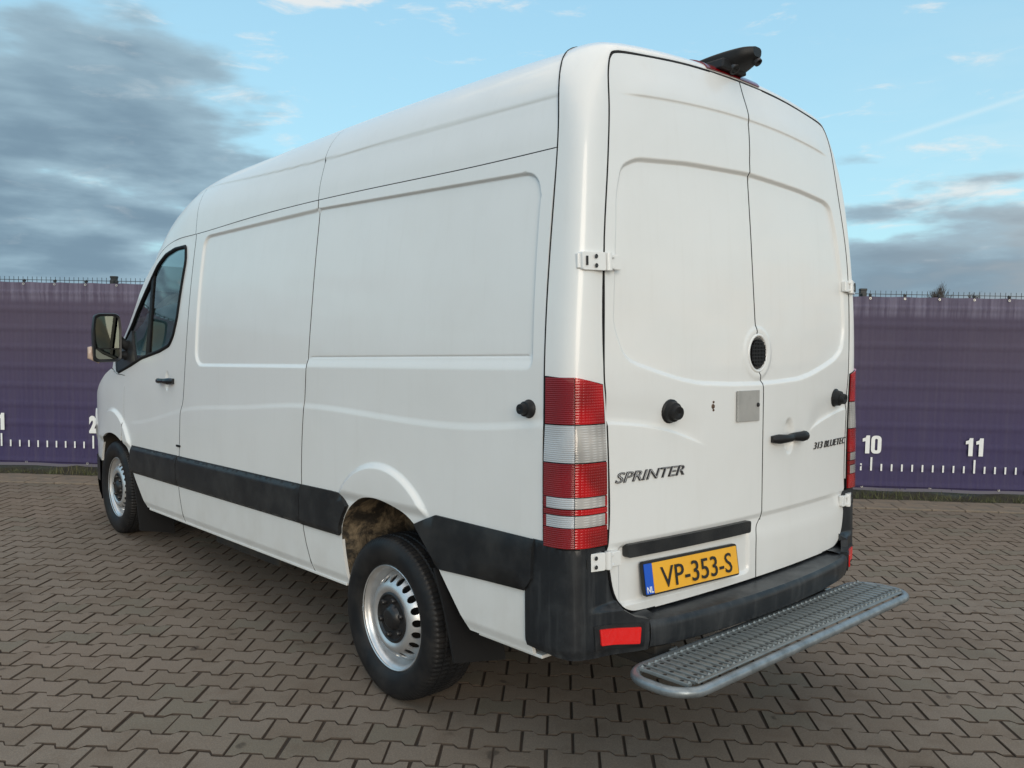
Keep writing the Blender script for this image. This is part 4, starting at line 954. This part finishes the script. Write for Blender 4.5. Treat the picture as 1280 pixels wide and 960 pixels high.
# cab interior
mb = MB(); mb.box((0, 3.32, 1.45), (1.78, .03, 1.35)); mb.build('bulkhead', 'dash_grey', VAN, mw=BODY)
for xs0 in (-.52, .18, .60):
    mb = MB(); mb.box((xs0, 3.78, .95), (.46, .50, .16)); mb.box((xs0, 3.53, 1.32), (.44, .14, .64), Matrix.Rotation(.16, 3, 'X')); mb.box((xs0, 3.47, 1.74), (.26, .10, .18)); mb.build('seat', 'seat_cloth', VAN, mw=BODY, bevel=.04, seg=3, smooth=40)
mb = MB(); mb.box((0, 4.62, 1.10), (1.66, .50, .42)); mb.box((-.5, 4.42, 1.30), (.46, .26, .12)); mb.box((0, 4.2, .62), (1.6, 1.7, .06)); mb.build('dashboard', 'dash_grey', VAN, mw=BODY, bevel=.04, seg=3, smooth=40)
mb = MB(); R3 = Matrix.Rotation(math.radians(-62), 3, 'X'); mb.tube([Vector((-.5, 4.28, 1.32)) + R3 @ Vector((.20 * math.cos(a), .20 * math.sin(a), 0)) for a in np.linspace(0, 2 * PI, 33)[:-1]], .014, 8, closed=True); mb.build('steering_wheel', 'black_trim', VAN, mw=BODY, smooth=60)
# door mirrors
for sx in (-1, 1):
    MC = Vector((sx * 1.083, 4.50, 1.605))
    hs = [(-.098, -.155), (-.075, -.172), (.062, -.168), (.085, -.150), (.090, .06), (.080, .150), (.055, .168), (-.060, .166), (-.088, .150), (-.100, .05)]
    mb = MB(); rings = []
    for yy, sc_ in ((-.012, 1.0), (.0, 1.03), (.03, 1.02), (.07, .88), (.10, .62), (.112, .30)):
        rings.append([(MC.x - sx * a * sc_ * 1.0, MC.y + yy, MC.z + b_ * sc_) for a, b_ in roundpoly(hs, .02, 3)])
    n_ = len(rings[0]); mb.add([p for r_ in rings for p in r_], [(i * n_ + j, i * n_ + (j + 1) % n_, (i + 1) * n_ + (j + 1) % n_, (i + 1) * n_ + j) for i in range(5) for j in range(n_)] + [tuple(5 * n_ + j for j in range(n_))])
    rim_in = [(MC.x - sx * a * .86, MC.y - .006, MC.z + b_ * .92) for a, b_ in roundpoly(hs, .02, 3)]; back = [(p[0], p[1] + .012, p[2]) for p in rim_in]
    mb.add(rings[0] + rim_in + back, [(j, (j + 1) % n_, n_ + (j + 1) % n_, n_ + j) for j in range(n_)] + [(n_ + j, n_ + (j + 1) % n_, 2 * n_ + (j + 1) % n_, 2 * n_ + j) for j in range(n_)] + [tuple(2 * n_ + j for j in range(n_))])
    mr = mb.build('door_mirror', 'black_trim', VAN, mw=BODY, smooth=35)
    def gpl(z0, z1, tilt):
        m2 = MB(); P2 = [(-sx * a * .84, b_ * .90) for a, b_ in roundpoly(hs, .02, 3)]; P2 = [(a, min(max(b_, z0), z1)) for a, b_ in P2]
        return m2.add([(MC.x + a, MC.y + .0 + tilt * a * sx - .0015, MC.z + b_) for a, b_ in P2] , [tuple(range(len(P2)))])
    gpl(-.075, .16, .02).build('mirror_glass', 'mirror_glass', mr, mw=I4); gpl(-.16, -.085, .03).build('mirror_glass', 'mirror_glass', mr, mw=I4)
    mb = MB(); mb.tube([(MC.x - sx * .06, MC.y + .055, MC.z + .02), (sx * .97, 4.53, 1.56), (sx * .93, 4.56, 1.55)], [.028, .034, .045], 10); mb.tube([(MC.x - sx * .06, MC.y + .055, MC.z - .12), (sx * .97, 4.53, 1.48), (sx * .93, 4.56, 1.47)], [.024, .030, .040], 10); mb.build('mirror_arm', 'black_trim', mr, mw=I4, smooth=60)
    mb = MB(); mb.tube([(MC.x + sx * .07, MC.y + .05, MC.z - .075), (MC.x + sx * .108, MC.y + .04, MC.z - .08), (MC.x + sx * .112, MC.y + .03, MC.z - .135), (MC.x + sx * .05, MC.y + .03, MC.z - .172)], [.018, .022, .022, .014], 8); mb.build('mirror_indicator', 'amber', mr, mw=I4, smooth=60)

# ------------------------------------------------------------------ ground
AF = math.radians(-45.1); E1 = Vector((math.cos(AF), math.sin(AF), 0)); N1 = Vector((-math.sin(AF), math.cos(AF), 0))
FP1 = Vector((-1.02488, 8.37935, 0)); FD = FP1.dot(N1); FS1 = FP1.dot(E1)       # the fence line: metre mark 1
def SN(s, n, z=0.): return Vector((E1.x * s + N1.x * n, E1.y * s + N1.y * n, z))
m = bpy.data.materials.new('paver_concrete'); m.use_nodes = True; t = NT(m.node_tree); b = m.node_tree.nodes['Principled BSDF']; MAT['paver_concrete'] = m
geo = t.node('ShaderNodeNewGeometry').outputs['Position']; oi = t.node('ShaderNodeObjectInfo').outputs['Random']; at = t.node('ShaderNodeAttribute'); at.attribute_name = 'tone'
tone = t.m('FRACT', t.m('ADD', oi, at.outputs['Fac']))
big = t.noise(geo, .55, 6, .6); med = t.noise(geo, 4.5, 6, .65); fin = t.noise(geo, 160., 3, .7)
c0 = t.mix(t.ramp(big, .3, .7), (.232, .183, .146, 1), (.228, .192, .156, 1))
c1 = t.mix(t.ramp(tone, 0., 1.), c0, (.205, .165, .129, 1)); c1 = t.mix(t.m('MULTIPLY', t.m('GREATER_THAN', tone, .90), .40), c1, (.188, .180, .142, 1))
c2 = t.mix(t.m('MULTIPLY', t.ramp(med, .46, .74), .55), c1, (.15, .108, .078, 1))
c2 = t.mix(t.m('MULTIPLY', t.ramp(t.noise(geo, .9, 5, .62, .5), .55, .74), .4), c2, (.105, .078, .058, 1)); c3 = t.mix(t.ramp(fin, .35, .72), t.mix(.30, c2, (.03, .025, .02, 1)), c2)
spot = t.ramp(t.noise(geo, 9., 2, .4), .70, .76); c4 = t.mix(t.m('MULTIPLY', spot, .55), c3, (.030, .024, .020, 1))
t.put(b.inputs['Base Color'], c4); b.inputs['Specular IOR Level'].default_value = .25; t.put(b.inputs['Roughness'], t.m('ADD', .72, t.m('MULTIPLY', med, .2)))
bn = t.node('ShaderNodeBump'); bn.inputs['Distance'].default_value = .0035; bn.inputs['Strength'].default_value = .8; t.put(bn.inputs['Height'], t.m('ADD', t.noise(geo, 130., 4, .7), t.m('MULTIPLY', med, .8))); t.put(b.inputs['Normal'], bn.outputs[0])
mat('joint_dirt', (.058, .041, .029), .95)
m = mat('joint_sand', (.052, .036, .026), .95, bump=.004, bscale=120., var=.8, vscale=6., var2=(.022, .018, .013))
m = mat('edging_stone', (.22, .17, .125), .85, bump=.003, bscale=80., var=.8, vscale=5., var2=(.13, .115, .095))
m = mat('soil', (.030, .024, .016), .95, bump=.02, bscale=30., var=.9, vscale=6., var2=(.055, .06, .025)); mat('grass_blade', (.075, .085, .030), .7, var=.9, vscale=4., var2=(.12, .10, .045))

GR = MB(); G_ = 300.; 
GR.add([(-G_, -G_, -.0055), (G_, -G_, -.0055), (G_, G_, -.0055), (-G_, G_, -.0055)], [(0, 1, 2, 3)])
yard = GR.build('paved_yard', 'joint_sand'); yard['kind'] = 'structure'
LP, PP = .1975, .1395; AMP = .0130
def paver_outline(gap=.0070, amp=AMP):
    L2, H2 = LP / 2 - gap / 2, PP / 2 - gap / 2
    tp = [(-L2, H2 + amp), (-.0590, H2 + amp), (-.0400, H2 - amp), (.0400, H2 - amp), (.0590, H2 + amp), (L2, H2 + amp)]
    return tp[::-1] + [(x, -y) for x, y in tp]
PO = paver_outline()
def paver_geo(fn, V, F_, T=None, tone=0.):
    o = len(V); n_ = len(PO); ins = .0032
    top = [(x - math.copysign(ins, x), y - math.copysign(ins, y)) for x, y in PO]
    V += [fn(x, y, 0.) for x, y in top]; V += [fn(x, y, -.0035) for x, y in PO]; V += [fn(x, y, -.02) for x, y in PO]
    F_.append(tuple(o + i for i in range(n_))[::-1])
    for k_ in (0, 1): F_ += [(o + k_ * n_ + i, o + k_ * n_ + (i + 1) % n_, o + (k_ + 1) * n_ + (i + 1) % n_, o + (k_ + 1) * n_ + i) for i in range(n_)]
    if T is not None: T += [tone] * (3 * n_)
ROW0 = SN(0, 0).dot(N1) ; ph = Vector((-.582, .693, 0)); ps, pn = ph.dot(E1), ph.dot(N1)     # a joint seen in the photograph
nTop = FD - .57
cells = []
r_hi = int((nTop - pn) / PP) - 1; r_lo = int((-5.2 - pn) / PP)
for r in range(r_lo, r_hi + 1):
    n0 = pn + r * PP; so = ps + (LP / 2 if r % 2 == 0 else 0.)
    for c in range(int((-13 - so) / LP), int((17 - so) / LP)): cells.append((so + c * LP, n0))
fx_ = 1047.547
def project(p):
    d = p - CAM; zz = d.dot(fwd)
    if zz < .2: return None
    return 640 + fx_ * d.dot(r2) / zz, 480 - fx_ * d.dot(u2) / zz, zz
scored = []
for i, (s_, n_) in enumerate(cells):
    p = SN(s_, n_); q_ = project(p)
    if q_ and -10 < q_[0] < 1290 and q_[1] < 985 and not (abs(p.x) < .85 and .1 < p.y < 5.6): scored.append((q_[2], i))
scored.sort(); front = set(i for _, i in scored[:300])
pv = MB(); V0, F0 = [], []; paver_geo(lambda x, y, z: (x, y, z), V0, F0); pmesh = []
for k_ in range(5):
    V0, F0 = [], []; j = [(random.uniform(-.0022, .0022), random.uniform(-.0022, .0022)) for _ in PO] * 3; jj = iter(j)
    paver_geo(lambda x, y, z: (lambda d: (x + d[0], y + d[1], z))(next(jj)), V0, F0); me = bpy.data.meshes.new('paver'); me.from_pydata(V0, [], F0)
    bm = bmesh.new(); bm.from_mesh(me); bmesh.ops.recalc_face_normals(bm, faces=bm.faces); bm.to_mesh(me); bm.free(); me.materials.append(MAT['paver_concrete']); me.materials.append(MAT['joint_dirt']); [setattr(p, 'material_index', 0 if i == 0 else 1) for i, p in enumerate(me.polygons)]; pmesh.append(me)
def jit(): return random.gauss(0, .0010), random.gauss(0, .0035), random.gauss(0, .003), random.gauss(0, .006), random.gauss(0, .0010), random.gauss(0, .0010)
V, F_, T = [], [], []
for i, (s_, n_) in enumerate(cells):
    dz, tx, ty, rz, ds, dn = jit(); p = SN(s_ + ds, n_ + dn, dz - .0)
    if i in front:
        o = link('paver', pmesh[i % 5], None, yard); o.matrix_local = Matrix.Translation(p) @ Matrix.Rotation(AF + rz + (PI if random.random() < .5 else 0), 4, 'Z') @ Matrix.Rotation(tx, 4, 'X') @ Matrix.Rotation(ty, 4, 'Y')
    else:
        ca, sa = math.cos(AF + rz), math.sin(AF + rz)
        paver_geo(lambda x, y, z: (p.x + x * ca - y * sa, p.y + x * sa + y * ca, p.z + z + x * ty + y * tx), V, F_, T, random.random())
me = bpy.data.meshes.new('paver_field'); me.from_pydata(V, [], F_); at_ = me.attributes.new('tone', 'FLOAT', 'POINT'); at_.data.foreach_set('value', np.array(T, np.float32))
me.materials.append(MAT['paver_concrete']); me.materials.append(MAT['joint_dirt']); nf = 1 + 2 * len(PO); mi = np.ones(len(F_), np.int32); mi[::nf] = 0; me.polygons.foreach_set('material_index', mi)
pf = link('paver_field', me, None, yard); pf['kind'] = 'stuff'
# half stones closing the field and two edging courses
eb = []
for k_ in range(3):
    mb = MB(); mb.box((0, 0, -.01), (.292, .205, .03)); eb.append(mb.mesh('edging_brick', bevel=.004, seg=1)); 
s0 = -10.
nB = pn + (r_hi + .5) * PP + .012
for row in range(2):
    k_ = 0; s_ = s0 + row * .15
    while s_ < 13.5:
        p = SN(s_, nB + .105 + row * .21, .006 + random.gauss(0, .002)); q_ = project(p)
        if q_ and -30 < q_[0] < 1310:
            o = link('edging_brick', eb[k_ % 3], 'edging_stone', yard); o.matrix_local = Matrix.Translation(p) @ Matrix.Rotation(AF + random.gauss(0, .006), 4, 'Z')
        s_ += .298; k_ += 1
nS = nB + .43
mb = MB()
def soil(u, v):
    s_ = -14 + 32 * u; n_ = nS - .01 + v * 1.2; h_ = .012 + .05 * math.sin(PI * min(v * 4, 1) * .5) * (.6 + .4 * math.sin(s_ * 7.3) * math.sin(s_ * 2.1 + 1)) + random.uniform(-.008, .008); return tuple(SN(s_, n_, h_ if v > 0 else -.01))
mb.grid(soil, 400, 12); so_ = mb.build('soil_strip', 'soil', None, smooth=80); so_['kind'] = 'structure'
mb = MB()
for i in range(5200):
    s_ = random.uniform(-9, 13); n_ = nS + abs(random.gauss(0, .10)); hgt = random.uniform(.015, .07) * (1 + .8 * math.sin(s_ * 3.1) * math.sin(s_ * .9)); a = random.uniform(0, PI); w_ = random.uniform(.002, .005)
    b0 = SN(s_, n_, .01); d = Vector((math.cos(a), math.sin(a), 0)) * w_; l = Vector((random.gauss(0, .02), random.gauss(0, .02), hgt)); mb.add([b0 - d, b0 + d, b0 + l * .6 + d * .5, b0 + l], [(0, 1, 2), (0, 2, 3)])
gr_ = mb.build('grass_tufts', 'grass_blade', None, fixn=False); gr_['kind'] = 'stuff'; gr_['label'] = 'sparse short grass and weeds along the foot of the fence'; gr_['category'] = 'grass'

# ------------------------------------------------------------------ fence and its banner
mat('fence_steel', (.030, .033, .036), .5, metal=.3)
FH = 2.02
fence = thing('mesh_fence', 'dark welded mesh fence with short spikes along its top, behind the purple banner', 'fence', tuple(FP1), AF)
t0 = 9.874 - 2.56 * 8
PT = [t0 + 2.56 * i for i in range(14)]
mb = MB(); mb.box((0, 0, 1.02), (.06, .045, 2.05)); pm_ = mb.mesh('post', bevel=.003, seg=1); mb = MB(); mb.box((0, 0, 2.052), (.068, .052, .022)); mb.box((0, -.035, 1.995), (.045, .03, .05)); pc_ = mb.mesh('post_cap', bevel=.004, seg=1)
mb = MB()
for i in range(50): x = .055 + i * .05; mb.tube([(x, .0, .06), (x, .0, FH + .022)], .0026, 4)
for zz in (.10, .30, .50, .70, .90, 1.10, 1.30, 1.50, 1.70, 1.88, FH - .012):
    for yy in (-.007, .007): mb.tube([(.02, yy, zz), (2.54, yy, zz)], .0035, 4)
wm = mb.mesh('wire_panel')
for i, x in enumerate(PT):
    o = link('post', pm_, 'fence_steel', fence, Matrix.Translation((x - 1, .05, 0))); link('post_cap', pc_, 'fence_steel', o, I4)
    if i < len(PT) - 1: link('wire_panel', wm, 'fence_steel', fence, Matrix.Translation((x - 1, .0, 0)))
# banner
m = bpy.data.materials.new('banner_mesh'); m.use_nodes = True; t = NT(m.node_tree); b = m.node_tree.nodes['Principled BSDF']; MAT['banner_mesh'] = m
g = t.node('ShaderNodeTexCoord').outputs['Object']; gx, gy, gz_ = t.sep(g)[:3]
stv = t.noise(t.comb(t.m('MULTIPLY', gx, 24.), 0., t.m('MULTIPLY', gz_, .9)), 1., 4, .6); bg2 = t.noise(g, .9, 4)
cb = t.mix(t.ramp(gz_, .2, 1.75), (.050, .039, .108, 1), (.084, .065, .104, 1)); cb = t.mix(t.m('MULTIPLY', t.ramp(stv, .4, .8), .35), cb, (.105, .090, .125, 1)); cb = t.mix(t.m('MULTIPLY', t.ramp(bg2, .4, .7), .25), cb, (.045, .036, .080, 1))  # greyer and paler upwards: reflected and see-through sky put into the colour
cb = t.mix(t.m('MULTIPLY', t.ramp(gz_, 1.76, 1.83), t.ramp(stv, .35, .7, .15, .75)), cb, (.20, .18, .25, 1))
t.put(b.inputs['Base Color'], cb); b.inputs['Roughness'].default_value = .62; b.inputs['Specular IOR Level'].default_value = .35
wv_ = t.m('ADD', t.m('MULTIPLY', t.m('SINE', t.m('MULTIPLY', gx, 1500.)), .5), t.m('MULTIPLY', t.m('SINE', t.m('MULTIPLY', gz_, 1500.)), .5)); bn = t.node('ShaderNodeBump'); bn.inputs['Distance'].default_value = .0006; t.put(bn.inputs['Height'], wv_); t.put(b.inputs['Normal'], bn.outputs[0])
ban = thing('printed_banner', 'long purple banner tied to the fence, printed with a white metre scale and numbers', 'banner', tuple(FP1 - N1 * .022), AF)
hzs = np.array((.10, .30, .50, .70, .90, 1.10, 1.30, 1.50, 1.70, 1.88))
def bandisp(x, z):
    d = .011 * math.exp(-(min(abs(z - hzs)) / .010)**2)                    # pressed over the wires
    ph_ = (x - (t0 - 1) - .055) % .05; ph_ = min(ph_, .05 - ph_); d += .0030 * math.exp(-(ph_ / .009)**2)
    pp = (x - (t0 - 1)) % 2.56; pp = min(pp, 2.56 - pp); d += .010 * math.exp(-(pp / .035)**2)
    d -= .010 * math.sin(x * 1.9 + 2 * math.sin(z * 1.3)) * math.sin(PI * z / 2) ; d += .006 * math.sin(x * 9.3 + z * 2) * math.exp(-((z - 1.9) / .12)**2)
    return -d
xs = []; x = -10.
while x < 13.5: xs.append(x); x += .0125
zs = []; z = .075
for a_, b_ in zip([.075] + list(hzs), list(hzs) + [1.985]):
    zs += list(np.linspace(a_, b_, 8)[:-1])
zs.append(1.985)
zs = sorted(set(zs)); nz = len(zs)
V = [(x, bandisp(x, z), z - (.006 * abs(math.sin(x * PI / .33)) if z > 1.97 else 0) - (.010 * math.sin(x * 2.1) if z < .08 else 0)) for x in xs for z in zs]
F_ = [(i * nz + j, (i + 1) * nz + j, (i + 1) * nz + j + 1, i * nz + j + 1) for i in range(len(xs) - 1) for j in range(nz - 1)]
me = bpy.data.meshes.new('banner_cloth'); me.from_pydata(V, [], F_)
for p in me.polygons: p.use_smooth = True
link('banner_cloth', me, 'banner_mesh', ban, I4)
mb = MB(); mb.grid(lambda u, v: (-10 + 23.5 * u, -.006 + .004 * math.sin(u * 300), .05 + .03 * v + .004 * math.sin(u * 190)), 300, 1); mat('hem_grey', (.13, .12, .15), .7); mb.build('banner_hem', 'hem_grey', ban, mw=I4, smooth=60)
mb = MB(); mb.box((0, 0, .0), (.016, .0012, .07)); ts = mb.mesh('tick_mark'); mb = MB(); mb.box((0, 0, 0), (.018, .0012, .135)); tl = mb.mesh('tick_mark')
i = -20
for i in range(-12, 124):
    x = i * .1; lg = (i % 10 == 0)
    link('tick_mark', tl if lg else ts, 'print_white', ban, Matrix.Translation((x, -.020, .252 + (.0675 if lg else .035))))
ONE = [(.070, 0), (.070, .180), (.036, .180), (.028, .158), (0, .148), (0, .116), (.028, .122), (.028, 0)]
def digit_poly(name, x0, outl, hole=None):
    F0 = lambda x, z: np.stack([np.asarray(x, float) + x0, np.zeros_like(np.asarray(x, float)), np.asarray(z, float)], -1)
    o = panel(name, outl, F0, 'print_white', None, holes=[hole] if hole else [], h=.05, thick=.0008, sgn=1); me = o.data; bpy.data.objects.remove(o); return me
def joined(ms):
    bm = bmesh.new(); [bm.from_mesh(q) for q in ms]; me = bpy.data.meshes.new('numeral'); bm.to_mesh(me); bm.free(); me.materials.append(MAT['print_white']); return me
one_a = digit_poly('numeral', -.094, ONE); zero_ = digit_poly('numeral', -.010, roundpoly([(0, 0), (.100, 0), (.100, .180), (0, .180)], .045, 6), roundpoly([(.037, .032), (.063, .032), (.063, .148), (.037, .148)], .013, 4)); one_b = digit_poly('numeral', .006, ONE)
custom = {1: digit_poly('numeral', -.035, ONE), 10: joined([one_a, zero_]), 11: joined([one_a, one_b])}
for n_ in range(1, 14):
    if n_ in custom:
        link('numeral', custom[n_], 'print_white', ban, Matrix.Translation((n_ - 1, -.021, .424))); continue
    me = text_mesh(str(n_), .225, .0006, .015)
    for v in me.vertices: v.co.x *= .66; v.co = Vector((v.co.x, -v.co.z, v.co.y))
    link('numeral', me, 'print_white', ban, Matrix.Translation((n_ - 1, -.021, .428)))
mb = MB(); mb.tube([(0, -.016, -.012), (0, -.022, .004), (0, .0, .016), (0, .016, .002), (0, 0, -.012)], .0055, 6); mb.box((.0, -.012, 0), (.022, .02, .022)); tm = mb.mesh('banner_tie'); mb = MB(); mb.lathe([(0, .012), (.003, .012), (.003, .006)], 10, 'y'); em = mb.mesh('eyelet')
x = -9.6
for i in range(68):
    x = -9.727 + i * .333
    link('banner_tie', tm, 'fence_steel', ban, Matrix.Translation((x, .012, 1.996))); link('eyelet', em, 'bright_zinc', ban, Matrix.Translation((x, -.012, 1.964)))
    if i % 2 == 0: link('eyelet', em, 'bright_zinc', ban, Matrix.Translation((x, -.012, .09)))

# ------------------------------------------------------------------ bare trees far beyond the fence
mat('bark', (.075, .06, .05), .9, bump=.01, bscale=20.)
def bare_tree(loc, H, seed, label):
    rd = random.Random(seed); tr_ = thing('bare_tree', label, 'tree', loc, rd.uniform(0, 6), None)
    mbt = MB(); mbt.tube([(0, 0, -.1), (.05, 0, H * .2), (0, .04, H * .42)], [H * .028, H * .022, H * .016], 8); mbt.build('trunk', 'bark', tr_, mw=I4, smooth=60)
    mb = MB()
    def br(p, d, L, r, k_):
        q = p + d * L * .5 + Vector((rd.gauss(0, .05), rd.gauss(0, .05), 0)) * L; e_ = p + d * L; mb.tube([p, q, e_], [r, r * .75, r * .5], 4 if k_ else 5, caps=False)
        if k_ == 0: return
        for _ in range(5):
            nd = (d + Vector((rd.gauss(0, .25), rd.gauss(0, .25), rd.uniform(.0, .35)))).normalized(); br(p + d * L * rd.uniform(.45, 1), nd, L * rd.uniform(.55, .75), r * .55, k_ - 1)
    for _ in range(6): br(Vector((0, 0, H * rd.uniform(.22, .42))), Vector((rd.gauss(0, .12), rd.gauss(0, .12), 1)).normalized(), H * .24, H * .008, 3)
    mb.build('crown', 'bark', tr_, mw=I4, fixn=False)
def at_px(u, dist):
    d = (fwd + r2 * (u - 640) / fx_).normalized(); d.z = 0; d.normalize(); return CAM + d * dist
for u, D, H, sd_, lb in ((1166, 60, 5.55, 3, 'bare tree whose twigs just top the fence right of the van'), (1214, 66, 5.35, 5, 'small bare tree barely showing above the fence further right')):
    p = at_px(u, D); bare_tree((p.x, p.y, 0), H, sd_, lb)
